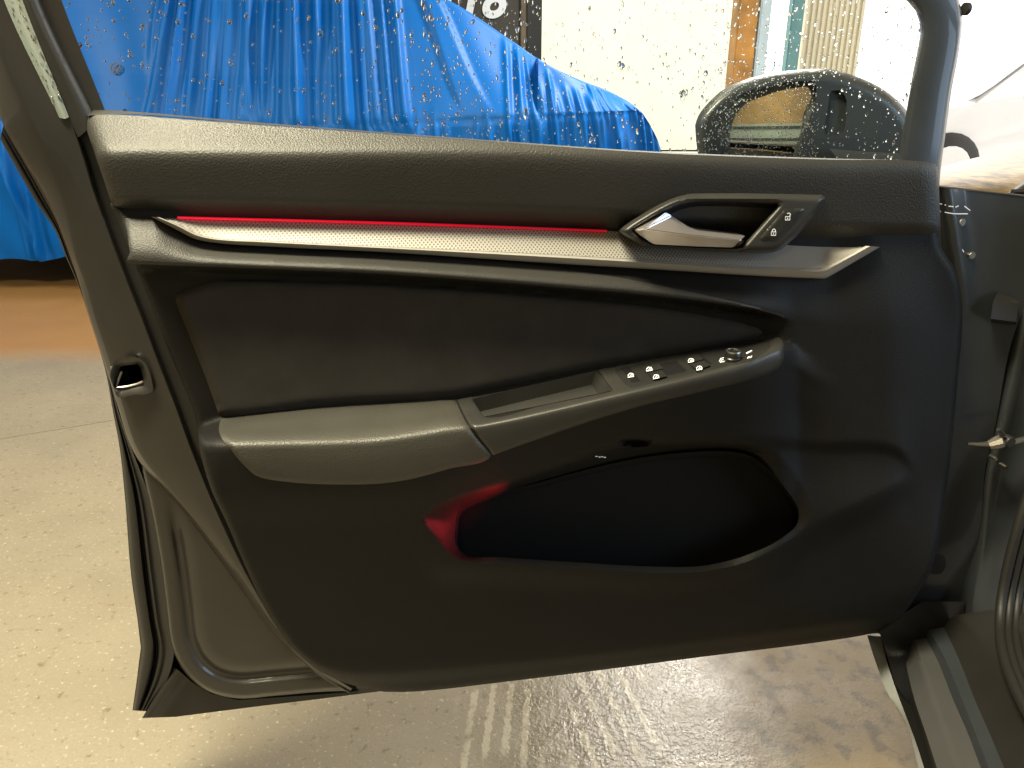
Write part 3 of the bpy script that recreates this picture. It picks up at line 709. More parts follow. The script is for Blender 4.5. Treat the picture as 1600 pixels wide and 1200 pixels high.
# mirror adjuster knob: stands upright on the plate
kb = P(1147, 566, float(wsw(np.array([[1147., 566.]]))[0])); kt = P(1146, 548, float(wsw(np.array([[1146., 560.]]))[0]) + .004)
up = (kt - kb).normalized(); up = (up + Vector((0, 0, 1.2))).normalized()
up = Vector((0, -0.05, 1)).normalized()
hk = 0.0135; rk = 0.0088
mb = MB(); mb.disc(kt - up * hk, up, rk * 1.12, hk * 0.5, 28, r2=rk * 1.15); mb.disc(kt - up * hk * 0.55, up, rk, hk * 0.55, 28); kn = mb.build('mirror_knob', [M_black, M_chrome], sw)
a_ = up.orthogonal().normalized(); b2 = up.cross(a_)
mb = MB(); ringk = [[kt + up * h + (a_ * math.cos(t) + b2 * math.sin(t)) * rk * q for t in np.linspace(0, 2 * math.pi, 36)] for q, h in ((0.97, -.0008), (0.92, .0004), (0.76, .0004), (0.72, -.0008))]
mb.grid(ringk); mb.box(kt + Vector((-0.0005, -0.002, .0001)), kt + Vector((0.006, -0.0006, .0008))); mb.build('knob_ring', M_chrome, sw)
def symbol(lines):
    m = MB()
    for pl, wd in lines: stroke(m, pl, wd, .0014, 0, wf=wsw)
    m.build('mirror_symbol', M_icon, sw, smooth=False)
symbol([([(1124, 565), (1126, 560), (1131, 558.5), (1134, 561), (1131, 565), (1125, 566)], 1.3), ([(1127, 563), (1131, 561.5)], 1.3)])
symbol([([(1166, 552), (1172, 549), (1175, 547.5)], 2.0)])
symbol([([(1168, 560), (1170, 557.5), (1173, 558.5), (1175, 556)], 1.8)])

# upper trim (grained roll along the window sill)
tcr = C_([(100, .38), (150, .37), (400, .29), (600, .19), (800, .10), (1000, .055), (1500, .03)])
topr = cr([(131, 190), (134, 184), (142, 180), (160, 178.5), (300, 187), (400, 194.5), (600, 209), (800, 223.5), (1000, 237.5), (1200, 246.5), (1300, 249.5), (1440, 252), (1458, 255), (1466, 262)], 220)
botr = cr([(181, 337), (210, 338), (280, 339.5), (400, 342), (600, 348.5), (800, 355), (948, 361), (1100, 373), (1240, 382), (1375, 386.5), (1440, 387.5), (1471, 388)], 220)
rows = []
ts = np.unique(np.concatenate([np.linspace(0, 1, 44), np.linspace(0, .45, 40)]))
for t in ts:
    q = topr * (1 - t) + botr * t; tc_ = tcr(q[:, 0]); e = np.minimum(np.arange(220), 219 - np.arange(220)) / 5.0
    yv = (t - tc_) * np.linalg.norm(botr - topr, axis=1); face = np.clip((t - tc_) / (1 - tc_), 0, 1)
    a = -.00080 * yv; b = .00012 * yv
    w = .044 - (a + b + np.sqrt((a - b) ** 2 + .012 ** 2)) / 2 - .018 * sstep(.70, 1.0, face)
    w = w - .014 * (1 - np.sqrt(np.clip(1 - (1 - np.clip(e, 0, 1)) ** 2, 0, 1)))
    rows.append(Pn(q, w))
mb = MB(); mb.grid([list(map(tuple, r)) for r in rows])
back = Pn(topr, topr[:, 0] * 0 - .05); mb.grid([list(map(tuple, back)), list(map(tuple, rows[0]))])
for k in (0, -1):       # end caps turn back to the metal
    e = [r[k] for r in rows]; bk = [tuple(Vector(p) - NX * 0.05) for p in e]; mb.grid([bk, list(map(tuple, e))])
mb.build('upper_trim', M_leather, door, sharp=50)
# sill strip between trim and glass
mb = MB(); loft(mb, [[(147, 171.5, -.034), (170, 172, -.034), (400, 191, -.034), (800, 221.5, -.034), (1000, 235.5, -.034), (1300, 247.5, -.034), (1410, 250, -.034)],
                     [(136, 181, -.004), (160, 178, -.008), (400, 193.8, -.002), (800, 223.5, .02), (1000, 237.5, .03), (1300, 249.5, .03), (1440, 252, .03)]], 120, 3, smooth=False)
mb.build('sill_strip', M_leather, door)

# red light guide
mb = MB(); loft(mb, [[(277, 338.2, .018), (600, 346.5, .018), (948, 359.2, .018)], [(277, 341, .020), (600, 349, .020), (948, 361, .020)], [(279, 342.8, .012), (600, 351.2, .012), (948, 363.4, .012)]], 80, 2)
mb.build('light_strip', M_red, door)
# decor strip
dtop = cr([(246, 338), (278, 339), (600, 348), (948, 361), (1100, 371), (1240, 379), (1353, 383)], 120)
dbot = cr([(353 + 1000, 384), (1287, 419.5), (1287, 419.5), (1181, 417), (1000, 405.5), (842, 396.5), (600, 385), (400, 375), (330, 371), (307, 365), (280, 351.5), (250, 339.5)], 140)
DEC = np.vstack([dtop, dbot]); dbx = dbot[::-1]
def wdec(xy):
    yt = np.interp(xy[:, 0], dtop[:, 0], dtop[:, 1]); yb = np.interp(xy[:, 0], dbx[:, 0], dbx[:, 1])
    f = np.clip((xy[:, 1] - yt) / np.maximum(yb - yt, 8), 0, 1); return .014 + .022 * f
mb = MB(); patch(mb, DEC, wdec, 6); dec = mb.build('decor_strip', M_decor, door, merge=False)
mb = MB()
inner = [(249, 339.5), (280, 351.5), (307, 365), (330, 371), (400, 375), (600, 385), (842, 396.5), (1000, 405.5), (1181, 417), (1286, 419.5), (1286, 419.5), (1353, 384)]
outer = [(236, 338.5), (275, 358.5), (305, 373.5), (337, 379.5), (425, 385.5), (600, 394), (865, 411.5), (1000, 419.5), (1212, 432.5), (1290, 435.5), (1290, 435.5), (1375, 386)]
def L_(ps, w): return [(x, y, w) for x, y in ps]
mid = [((a[0] * .7 + b[0] * .3), (a[1] * .7 + b[1] * .3)) for a, b in zip(inner, outer)]
loft(mb, [L_(inner, .0355), L_(mid, .0385), L_(outer, .034), L_(outer, .008)], 140, 3, smooth=False)
mb.build('decor_frame', M_decor_edge, dec, sharp=60)

# handle bezel, cup, lever, lock buttons
BOUT = np.vstack([cr([(966, 361), (974, 354), (1001, 336), (1036, 316.5), (1056, 308), (1077, 303), (1100, 302), (1180, 302), (1283, 304)], 70), cr([(1288, 306), (1290, 311), (1286, 320), (1247, 367)], 20), cr([(1245, 369), (1231, 381), (1222, 389), (1212, 393), (1200, 394.5), (1139, 393.5), (1060, 389), (1010, 386)], 40), cr([(1002, 383.5), (980, 371), (968, 363)], 10)])
BIN = np.vstack([cr([(990, 360), (1042, 328.5), (1059, 320.8), (1084, 315.5), (1120, 314.5), (1214, 318.5)], 50), cr([(1217, 320), (1160, 385)], 20), cr([(1154, 388.5), (1140, 389), (1018, 383.5)], 20), cr([(1010, 378), (992, 362)], 8)])
def wbz(xy):
    d = np.clip(dist_poly(xy, BOUT) / 9, 0, 1); w = .036 + .022 * np.sqrt(np.clip(1 - (1 - d) ** 2, 0, 1))
    di = np.clip(dist_poly(xy, BIN) / 6, 0, 1); w = w - .006 * (1 - di) ** 2
    return w
mb = MB(); patch(mb, BOUT, wbz, 3.5, holes=[BIN], skirt=.03); bez = mb.build('handle_bezel', M_grip, door, merge=False, sharp=60)
cin = np.stack([np.interp(np.linspace(0, 1, 98), np.linspace(0, 1, len(BIN)), BIN[:, k]) for k in (0, 1)], 1)
cdeep = cin.copy(); cdeep[:, 1] = np.where(cin[:, 1] < 345, cin[:, 1] + 20 * sstep(1000, 1050, cin[:, 0]), cin[:, 1] - 4); cdeep[:, 0] = 1100 + (cin[:, 0] - 1100) * .95
mb = MB(); c0_ = Pn(cin, wbz(cin)); c1_ = Pn(cdeep, cin[:, 0] * 0 + .004)
mb.grid([[*c0_, c0_[0]], [*c1_, c1_[0]]]); mb.poly(list(map(tuple, c1_))); mb.build('handle_cup', M_panel, bez, sharp=40)
mb = MB()
LV = {'a': (992, 360, .052), 'b': (1041, 332, .046), 'c': (1049, 337, .044), 'd': (1077, 355, .044), 'e': (1092, 360.5, .045), 'f': (1125, 364.5, .046), 'g': (1166, 369, .046),
      'h': (1007, 358, .060), 'i': (1056, 364.5, .062), 'i2': (1092, 368, .062), 'j': (1159, 375, .058), 'k': (1146, 387, .050), 'l': (1090, 385.5, .052), 'm': (1022, 382, .052), 'n': (1000, 367, .052)}
ids = {k: i for i, k in enumerate(LV)}
vv2 = [P(v[0], v[1], v[2] + .008) for v in LV.values()]; nb = len(vv2); vv2 += [p - NX * 0.022 for p in vv2]
fc = ['abh', 'bch', 'cdih', ('d', 'e', 'i2', 'i'), ('e', 'f', 'i2'), ('f', 'g', 'j', 'i2'), ('h', 'i', 'l', 'm'), ('i', 'i2', 'l'), ('i2', 'j', 'k', 'l'), 'ahn', 'hmn']
ff2 = [tuple(ids[q] for q in f) for f in fc]
bd = ['a', 'b', 'c', 'd', 'e', 'f', 'g', 'j', 'k', 'l', 'm', 'n']
ff2 += [(ids[p], ids[q], ids[q] + nb, ids[p] + nb) for p, q in zip(bd, bd[1:] + bd[:1])]
mb.add(vv2, ff2); mb.build('door_handle', M_silver, door, bevel=.0012, sharp=25)
LOCK = np.array([(1186, 373), (1189, 376.5), (1206, 376.5), (1215, 374), (1257, 328), (1255, 325.5), (1226, 326)], float)
wl = lambda q: wbz(q) + .0015
mb = MB(); patch(mb, dens(LOCK, 4), rim(dens(LOCK, 4), wl, 2.5, .0016), 4, skirt=.004)
mb.build('lock_switch', M_switch, bez, merge=False, sharp=60)
def padlock(cx, cy, open_=False):
    m = MB(); q = lambda a, b: (cx + a, cy + b)
    stroke(m, [q(-3.6, -.2), q(3.4, -.2), q(3.0, 5.2), q(-4.0, 5.2)], 1.3, .0008, 0, True, wf=wl)
    if open_: stroke(m, [q(3.0, -.6), q(4.0, -4.0), q(2.4, -5.6), q(.2, -5.4), q(-.6, -4.2)], 1.3, .0008, 0, wf=wl)
    else: stroke(m, [q(-2.6, -.6), q(-1.6, -3.6), q(.4, -5.0), q(2.2, -3.6), q(2.6, -.6)], 1.3, .0008, 0, wf=wl)
    stroke(m, [q(-.3, 1.6), q(-.4, 3.8)], 1.4, .0008, 0, wf=wl); m.build('lock_symbol', M_icon, bez, smooth=False)
padlock(1209, 362.5); padlock(1231, 338.5, True)

# --- painted metal of the door
mb = MB()
out_ = [(-150, -330, -.045), (-60, 0, -.045), (4, 186, -.045), (30, 235, -.045), (75, 311, -.045), (112, 405, -.045), (124, 440, -.045), (143, 505, -.045), (160, 556, -.045), (174, 600, -.045), (185, 636, -.045), (205, 697, -.045), (222, 727, -.045), (250, 757, -.045), (300, 817, -.045), (362, 900, -.045), (425, 987, -.042), (450, 1011, -.04), (500, 1056, -.035), (545, 1082, -.03)]
crs = [(-120, -330, -.014), (-25, 0, -.014), (52, 169, -.014), (94, 262, -.016), (110, 326, -.020), (122, 412, -.028), (133, 440, -.030), (152, 505, -.030), (169, 556, -.030), (182, 600, -.030), (193, 636, -.030), (213, 697, -.030), (232, 727, -.030), (260, 760, -.030), (309, 818, -.030), (370, 900, -.030), (431, 985, -.030), (457, 1010, -.030), (505, 1053, -.028), (548, 1079, -.026)]
fac = [(-70, -330, -.012), (36, 0, -.012), (108, 183, -.012), (126, 235, -.012), (146, 300, -.012), (175, 380, -.012), (198, 440, -.012), (224, 505, -.012), (243, 556, -.012), (260, 600, -.012), (274, 636, -.012), (296, 697, -.012), (308, 727, -.014), (322, 762, -.016), (346, 817, -.018), (386, 900, -.020), (436, 982, -.022), (460, 1006, -.022), (508, 1050, -.022), (550, 1076, -.022)]
chn = [(x + 7, y, w - .016) for x, y, w in fac]
und = [(x + 60, y, -.034) for x, y, w in fac]
loft(mb, [[(x - 1, y, w - .02) for x, y, w in out_], out_, [(a[0]*.35+b[0]*.65, a[1]*.35+b[1]*.65, b[2] - .004) for a, b in zip(out_, crs)], crs], 150, 4)
loft(mb, [crs, [(a[0]*.5+b[0]*.5, a[1]*.5+b[1]*.5, a[2]*.3+b[2]*.7) for a, b in zip(crs, fac)], fac], 150, 4)
loft(mb, [fac, [(x + 3, y, w - .003) for x, y, w in fac], chn], 150, 3); loft(mb, [chn, und], 150, 2)
V_ = np.array(mb.v) - np.array(CAM)
def unproj(v):
    dep = v[:, 1] * CP - v[:, 2] * SP; return np.stack([800 + F * v[:, 0] / dep, 600 - F * (v[:, 1] * SP + v[:, 2] * CP) / dep], 1)
pxv = unproj(V_); LHOLE = np.array([(182, 570), (188, 563), (202, 560), (214, 561), (223, 568), (231, 583), (235, 598), (234, 607), (210, 612), (184, 616)], float)
ok = ~inside(np.array([pxv[list(f)].mean(0) for f in mb.f]), LHOLE)
mb.f = [f for f, k in zip(mb.f, ok) if k]; mb.m = mb.m[:len(mb.f)]
mb.build('metal_frame', M_paint, door, sharp=50)
# glossy wet band with painted-in sheen and black window seal on the post
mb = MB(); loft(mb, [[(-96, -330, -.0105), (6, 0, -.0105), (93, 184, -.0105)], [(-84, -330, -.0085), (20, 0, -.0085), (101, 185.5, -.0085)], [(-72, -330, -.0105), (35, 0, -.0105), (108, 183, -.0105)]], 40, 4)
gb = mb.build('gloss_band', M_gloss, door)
mb = MB(); loft(mb, [[(-74, -330, -.012), (34, 0, -.012), (106, 180, -.012), (122, 215, -.012)], [(-62, -330, -.004), (46, 0, -.004), (126, 177, -.004), (134, 205, -.004)], [(-45, -330, -.012), (58, 0, -.012), (138, 174, -.012), (146, 192, -.012)], [(-36, -330, -.036), (66, 0, -.036), (147, 172, -.036), (160, 196, -.036)]], 50, 4)
mb.build('window_seal', M_rubber, door)
mb = MB(); mb.tube([P(-35, -330, -.034), P(67, 0, -.034), P(147.5, 172, -.034)], .0012, 6); mb.build('seal_edge', M_chrome, door)
# lower rear corner: recessed flange with a groove
FL = cr([(220, 727), (235, 790), (252, 887), (260, 950), (270, 1015), (290, 1052), (325, 1080), (370, 1091), (430, 1087), (500, 1081), (560, 1079)], 90)
RE = cr([(545, 1081), (500, 1056), (450, 1011), (425, 987), (362, 900), (300, 817), (250, 757), (222, 728)], 60)
LOWC = np.vstack([FL, RE])
def wlow(xy):
    d = dist_poly(xy, FL, False); r = np.clip(d / 7, 0, 1)
    return -.060 + .012 * np.sqrt(np.clip(1 - (1 - r) ** 2, 0, 1)) - .007 * np.exp(-((d - 33) / 8.5) ** 2) * sstep(760, 850, xy[:, 1]) + .004 * sstep(38, 60, d)
mb = MB(); patch(mb, LOWC, wlow, 3, skirt=.03); mb.build('corner_flange', M_paint, door, merge=False, sharp=60)
# outer skin and the rubber strips between it and the inner metal
SK = np.vstack([cr([(0, 217), (56, 315), (86, 360), (101, 397), (124, 450), (142, 505), (165, 580), (176, 640), (187, 700), (195, 775), (205, 900), (215, 970), (220, 1012)], 60), [(214, 1060), (207, 1110), (230, 1111.5), (222, 1122)], cr([(275, 1120), (400, 1104), (500, 1092), (700, 1067), (1000, 1034), (1250, 1004), (1372, 989)], 50), [(1440, 960), (1500, 700), (1520, 320)], cr([(1460, 300), (1300, 262), (1000, 250), (700, 232), (400, 210), (165, 192), (60, 180)], 30)])
mb = MB(); patch(mb, SK, lambda q: -.100 + 0 * q[:, 0], 14, skirt=.02); patch(mb, SK, lambda q: -.121 - .02 * sstep(0, 60, dist_poly(q, SK)), 14); mb.build('outer_skin', M_paint, door, merge=False, sharp=50)
S1 = [(0, 217, -.098), (56, 315, -.098), (86, 360, -.098), (101, 397, -.098), (124, 450, -.098), (142, 505, -.098), (166, 580, -.098), (177, 640, -.098), (188, 700, -.098), (196, 775, -.098), (206, 900, -.098), (216, 970, -.098), (221, 1012, -.098), (215, 1060, -.098), (208, 1110, -.098)]
S2 = [(6, 192, -.055), (75, 312, -.055), (100, 365, -.055), (112, 403, -.055), (126, 445, -.055), (144, 505, -.055), (170, 580, -.055), (184, 640, -.055), (206, 702, -.055), (234, 780, -.060), (255, 900, -.062), (264, 970, -.062), (272, 1015, -.062), (262, 1060, -.07), (231, 1111, -.08)]
def mixc_(t, w): return [(a[0]*(1-t)+b[0]*t, a[1]*(1-t)+b[1]*t, w) for a, b in zip(S1, S2)]
mb = MB(); loft(mb, [S1, mixc_(.12, -.082), mixc_(.36, -.080), mixc_(.44, -.094), mixc_(.5, -.094), mixc_(.58, -.076), mixc_(.72, -.078), mixc_(.8, -.072), S2], 110, 3); mb.build('edge_seal', M_rubber, door, sharp=60)
mb = MB()
TRI = np.array([(222, 1122), (240, 1092), (258, 1058), (272, 1042), (282, 1050), (300, 1066), (330, 1084), (372, 1094), (430, 1090), (560, 1081), (560, 1084), (500, 1092), (400, 1104), (275, 1120)], float)
def wtri(q):
    r = np.interp(q[:, 1], [1042, 1122], [274, 222]); d = q[:, 0] - r
    return -.085 + .018 * np.exp(-((d - 8) / 14) ** 2)
patch(mb, TRI, wtri, 5, skirt=.012); mb.build('corner_seal', M_rubber, door, merge=False, sharp=60)
# latch
mb = MB()
LO_ = smoothpoly([(178, 566), (186, 560), (200, 557), (214, 558), (226, 566), (234, 582), (238, 598), (239, 610), (232, 615), (210, 617), (184, 620), (178, 606), (172, 586)], 70)
LI_ = np.array([(187, 574), (191, 572), (214, 569), (219, 573), (224, 592), (222, 598), (198, 603), (181, 604), (184, 592)], float)
def wlat(q):
    d = np.clip(sdist(q, LO_), 0, 30); di = np.clip(-sdist(q, LI_), 0, 30); t = d / (d + di + 1e-6); return -.0095 - .007 * t ** 1.5
patch(mb, LO_, wlat, 3, holes=[dens(LI_, 4)], skirt=.004); lat = mb.build('door_latch', M_paint, door, merge=False, sharp=60)
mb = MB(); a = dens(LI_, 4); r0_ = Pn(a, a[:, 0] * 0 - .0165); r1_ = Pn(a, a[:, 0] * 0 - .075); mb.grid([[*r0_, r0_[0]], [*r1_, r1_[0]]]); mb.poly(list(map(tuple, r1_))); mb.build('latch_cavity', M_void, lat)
mb = MB(); mb.tube([P(174, 573, -.018), P(179, 589, -.02), P(183, 596, -.02)], .0014, 6); mb.tube([P(190, 581, -.012), P(185, 594, -.012), P(182, 605, -.012), P(197, 604, -.013), P(214, 600, -.014), P(223, 596, -.014)], .0013, 6); mb.build('latch_wire', M_chrome, lat)
mb = MB(); p = P(200, 588, -.06); 
for q in ([(189, 576), (199, 575), (202, 594), (188, 596)],): mb.grid([[P(x, y, -.046) for x, y in (q[0], q[1])], [P(x, y, -.042) for x, y in (q[3], q[2])]])
mb.build('latch_claw', M_rubber, lat, smooth=False)

# --- window: front frame and mirror triangle, glass, rain drops
mb = MB()
fin = [(100, -420, 0), (700, -310, 0), (1150, -150, 0), (1330, -60, 0), (1405, -8, 0), (1430, 16, 0), (1438, 45, 0), (1436, 65, 0), (1427, 110, 0), (1417, 170, 0), (1408, 220, 0), (1404, 256, 0)]
fou = [(100, -480, 0), (700, -372, 0), (1190, -215, 0), (1400, -110, 0), (1480, -40, 0), (1500, 2, 0), (1504, 30, 0), (1500, 72, 0), (1487, 140, 0), (1477, 212, 0), (1471, 256, 0), (1467, 300, 0)]
def fr_(t, w): return [(a[0]*(1-t)+b[0]*t, a[1]*(1-t)+b[1]*t, w) for a, b in zip(fin, fou)]
loft(mb, [fr_(0, -.040), fr_(.03, -.020), fr_(.09, -.0105), fr_(.20, -.0085), fr_(.86, -.0085), fr_(.94, -.011), fr_(.99, -.022), fr_(1, -.060)], 90, 2, smooth=False); mb.build('window_frame', M_paint_slate, door, sharp=50)
mb = MB(); bp_ = P(1506, 14, -.03); mb.disc(bp_, UX, .007, .006, 12); mb.build('frame_clip', M_rubber, door)
GL = np.vstack([[(147, 169), (66, 0), (-35, -330), (90, -425)], cr([(700, -315), (1150, -152), (1330, -62), (1405, -8), (1432, 16), (1440, 45), (1436, 65), (1417, 170), (1406, 256)], 40), [(1300, 262), (1000, 250), (800, 236), (400, 206), (160, 186)]])
mb = MB(); patch(mb, GL, lambda q: -.0375 + 0 * q[:, 0], 60)
glass = mb.build('window_glass', M_glass, door, merge=False, smooth=False)

def droplet(mb, c, nrm, upv, rx, ry, h, n=8):
    side = upv.cross(nrm).normalized(); upv = nrm.cross(side)
    ring = lambda q, d: [c + side * math.cos(2*math.pi*k/n) * rx * q + upv * math.sin(2*math.pi*k/n) * ry * q * (1.0 if math.sin(2*math.pi*k/n) < 0 else 1.15) + nrm * d for k in range(n)]
    rows = [ring(1, 0), ring(.93, h * .42), ring(.66, h * .82), ring(.3, h * .98)]
    b = len(mb.v); mb.grid(rows, closed=True)
    mb.add([c + nrm * h] + rows[-1], [(0, 1 + k, 1 + (k + 1) % n) for k in range(n)]); mb.poly(rows[0][::-1])
mb = MB(); cnt = 0
gl_s = GL; taken = []
def drop_at(x, y, r):
    c = P(x, y, -.0379); el = rng.uniform(0.9, 1.9) if x > 620 else rng.uniform(.8, 1.3)
    tilt = Vector((0, 0, 1)) + UX * rng.normal(0.12, .22)
    droplet(mb, c, -NX, tilt.normalized(), r * .85, r * el, r * rng.uniform(.75, 1.0))
def density(x, y):
    d = .16
    if x > 560: d = .3
    if x > 660: d = .9
    if x > 840: d = .75 if y > 110 else .35
    if x > 930: d = .45
    if x > 1090: d = 1.0
    if x > 1270 and y > 150: d = .45 if x < 1370 else .9
    if x < 300: d = .30
    return d
tries = 0
while cnt < 2300 and tries < 30000:
    tries += 1
    x, y = rng.uniform(60, 1440), rng.uniform(-60, 250)
    if y > 0 and y > np.interp(x, [147, 400, 800, 1000, 1400], [172, 192, 222, 236, 250]) : continue
    if not inside(np.array([[x, y]]), GL)[0] or rng.random() > density(x, y): continue
    r = abs(rng.normal(0, .75)) + .55
    if x < 700: r = abs(rng.normal(0, 1.05)) + .95
    if 1110 < x < 1275 and y > 120: r *= .75
    if rng.random() < .02: r *= 1.8
    drop_at(x, y, r * .00082); cnt += 1
for k in range(900):      # fine spray over the mirror
    x, y = rng.uniform(1100, 1280), rng.uniform(118, 247)
    drop_at(x, y, rng.uniform(.45, 1.0) * .00078)
mb.build('rain_drops', M_water, glass, merge=False, recalc=True, kind='stuff', sharp=89)
mb = MB()
for k in range(70):
    t = rng.uniform(0.0, 1); y = -60 + 230 * t; x = np.interp(y, [-330, 0, 184], [-84, 20, 101]) + rng.uniform(-10, 10)
    r = rng.uniform(.9, 2.0) * .0008; droplet(mb, P(x, y, -.0092), NX, (Vector((0, 0, 1)) - UX * .3).normalized(), r * .8, r * 1.3, r * .5)
mb.build('rain_drops', M_water, gb, merge=False, kind='stuff', sharp=89)

# --- door mirror outside the glass
mir = None
HS = smoothpoly([(1086, 196), (1090, 183), (1100, 168), (1133, 138), (1187, 118), (1253, 108.6), (1297, 108.6), (1340, 120), (1384, 142), (1416, 172), (1440, 215), (1440, 262), (1300, 272), (1098, 262), (1089, 230)], 110)
MW = -.20
def whs(q):
    d = np.clip(dist_poly(q, HS) / 16, 0, 1); return MW - .03 * (1 - np.sqrt(np.clip(1 - (1 - d) ** 2, 0, 1)))
MG = smoothpoly([(1127, 202), (1131, 185), (1138, 171), (1161, 146), (1190, 137), (1219, 130), (1264, 126), (1273, 127), (1275, 135), (1275, 156), (1262, 191), (1246, 240), (1238, 266), (1132, 266), (1127, 240)], 90)
MS = np.array([(1290, 188), (1297, 145), (1300, 141.5), (1312, 141), (1319, 148), (1323, 157), (1321, 196), (1317, 209), (1313, 212), (1290, 211), (1288, 207)], float)
mb = MB(); patch(mb, HS, whs, 6, holes=[MG, MS])
hb = lambda s, w: Pn((HS - HS.mean(0)) * s + HS.mean(0), HS[:, 0] * 0 + w)
e0 = Pn(HS, whs(HS)); 
mb.grid([[*q, q[0]] for q in (e0, hb(1.0, MW - .05), hb(.93, MW - .09), hb(.7, MW - .125), hb(.3, MW - .14))]); mb.poly(list(map(tuple, hb(.3, MW - .14))))
for hole in (MG, MS):
    a = Pn(hole, whs(hole)); b = Pn(hole, whs(hole) - (.06 if hole is MG else .006)); mb.grid([[*a, a[0]], [*b, b[0]]])
b = Pn(MS, whs(MS) - .006); mb.poly(list(map(tuple, b)))
mir = mb.build('wing_mirror', M_housing, door, merge=False, sharp=60)
cq = np.array(P(1200, 195, MW - .03))
def wmg(q):
    p = Pn(q, 0 * q[:, 0] + MW - .03) - cq; a = p.dot(np.array(UX)); z = p[:, 2]
    return MW - .03 + .36 * a - .07 * z - (a * a + z * z) / (2 * .55)
mb = MB(); patch(mb, (MG - MG.mean(0)) * 1.03 + MG.mean(0), wmg, 8); mb.build('mirror_glass', M_mirror, mir, merge=False)
mb = MB(); loft(mb, [[(1296, 232, MW + .01), (1340, 236, MW + .012), (1412, 240, MW + .01)], [(1318, 262, MW + .05), (1350, 262, MW + .05), (1420, 262, MW + .05)]], 12, 3, smooth=False); mb.build('mirror_foot', M_paint_slate, mir)

# --- front edge of the door (hinge side) and its bolts
mb = MB()
FE = np.vstack([cr([(1440, 288), (1468, 292.5), (1530, 299), (1602, 307), (1640, 311)], 30), cr([(1632, 420), (1585, 520), (1552, 681), (1540, 730), (1530, 840), (1505, 960), (1470, 985), (1372, 990)], 40), [(1340, 960), (1400, 800)]])
patch(mb, FE, lambda q: -.034 + .010 * np.exp(-((q[:, 0] - 1490 - (q[:, 1] - 350) * .15) / 14) ** 2) * (1 - sstep(420, 520, q[:, 1])), 7, skirt=.05); fe = mb.build('hinge_edge', M_paint_slate, door, merge=False, sharp=60)
mb = MB(); mb.tube([P(1467, 291.5, -.034), P(1530, 298, -.034), P(1602, 306, -.034)], .0012, 6); mb.build('edge_trim', M_chrome, fe)
for (x, y) in ((1500.5, 347), (1516, 398.5)):
    mb = MB(); mb.disc(P(x, y, -.033), NX, .0052, .004, 14); mb.disc(P(x, y, -.029), NX, .0034, .0022, 6); mb.build('bolt', M_chrome, fe)
mb = MB()
for pl in ([(1467, 318), (1472, 319)], [(1476, 320), (1478, 320.5)], [(1482, 322), (1490, 323)], [(1493, 323.5), (1498, 321.5)], [(1507, 322), (1516, 329)], [(1467, 330), (1470, 330.5)], [(1476, 331.5), (1490, 334), (1512, 334)], [(1504, 390), (1506, 394)]):
    stroke(mb, pl, 1.5, -.0235)
mb.build('painted_glint', M_icon, fe, smooth=False, kind='stuff')  # white strokes painted in for specular highlights
mb = MB(); patch(mb, smoothpoly([(1452, 866), (1474, 868), (1478, 882), (1470, 896), (1452, 894)], 24), lambda q: .012 + 0 * q[:, 0], 6, skirt=.02); mb.build('panel_clip', M_panel, door, merge=False)

# ------------------------------------------------------------------ the car body beside the door
car = thing('grey_car', tuple(P(1560, 1000, 0) * 1), 'grey car body at the hinge side, with sill, seals and wet fender', 'car')
car.location.z = 0; ORG[car] = Vector(car.location)
mb = MB()
pa = [(1640, 300, -.06), (1600, 390, -.06), (1577, 512, -.06), (1539, 681, -.06), (1527, 722, -.06), (1513, 850, -.055), (1499, 908, -.05), (1494, 967, -.04), (1500, 1030, -.03)]
pb = [(1660, 300, -.03), (1625, 390, -.03), (1600, 512, -.03), (1562, 681, -.03), (1552, 722, -.03), (1535, 850, -.028), (1520, 908, -.02), (1514, 967, -.005), (1518, 1035, .01)]
pc = [(1700, 300, -.02), (1680, 390, -.02), (1650, 512, -.02), (1620, 681, -.02), (1604, 722, -.02), (1574, 850, -.012), (1558, 908, 0), (1553, 967, .015), (1562, 1040, .03)]
pd = [(1900, 250, .1), (1880, 390, .1), (1860, 512, .1), (1840, 681, .1), (1820, 722, .1), (1800, 850, .1), (1790, 908, .1), (1780, 967, .1), (1780, 1050, .1)]
loft(mb, [[(x - 8, y, w - .05) for x, y, w in pa], pa, pb, pc, pd], 50, 5); mb.build('hinge_pillar', M_paint_slate, car, sharp=60)
# sill running back beneath the camera
mb = MB()
rws = [[(1372, 990, .13), (1384, 1031, .13), (1402, 1083, .13), (1432, 1136, .13), (1449, 1200, .13), (1480, 1300, .13)],
       [(1355, 993, .20), (1367, 1031, .20), (1387, 1083, .20), (1417, 1136, .20), (1434, 1200, .20), (1465, 1300, .20)],
       [(1377, 994, .215), (1382, 1020, .215), (1400, 1077, .215), (1431, 1160, .215), (1444, 1200, .215), (1475, 1300, .215)]]
loft(mb, rws, 40, 3, fn=Zp, smooth=False)
mb.build('sill_skirt', M_bluewhite if False else mat('lit_sill_edge', (0.34, 0.36, 0.36), 0.35, coat=.3), car, sharp=50)  # pale base stands for light caught by this narrow face
mb = MB()
ra = [(1377, 994, .215), (1382, 1020, .215), (1400, 1077, .215), (1431, 1160, .215), (1444, 1200, .215), (1475, 1300, .215)]
rb = [(1392, 990, .19), (1402, 1030, .19), (1416, 1080, .19), (1438, 1150, .20), (1452, 1200, .205), (1484, 1300, .21)]
rc_ = [(1405, 985, .225), (1414, 1030, .225), (1428, 1090, .23), (1448, 1150, .235), (1464, 1200, .235), (1498, 1300, .235)]
loft(mb, [ra, rb, rc_], 50, 3, fn=Zp, smooth=False); mb.build('sill_gap', M_rubber, car, sharp=60)  # shade of the recess given as black rubber
mb = MB()
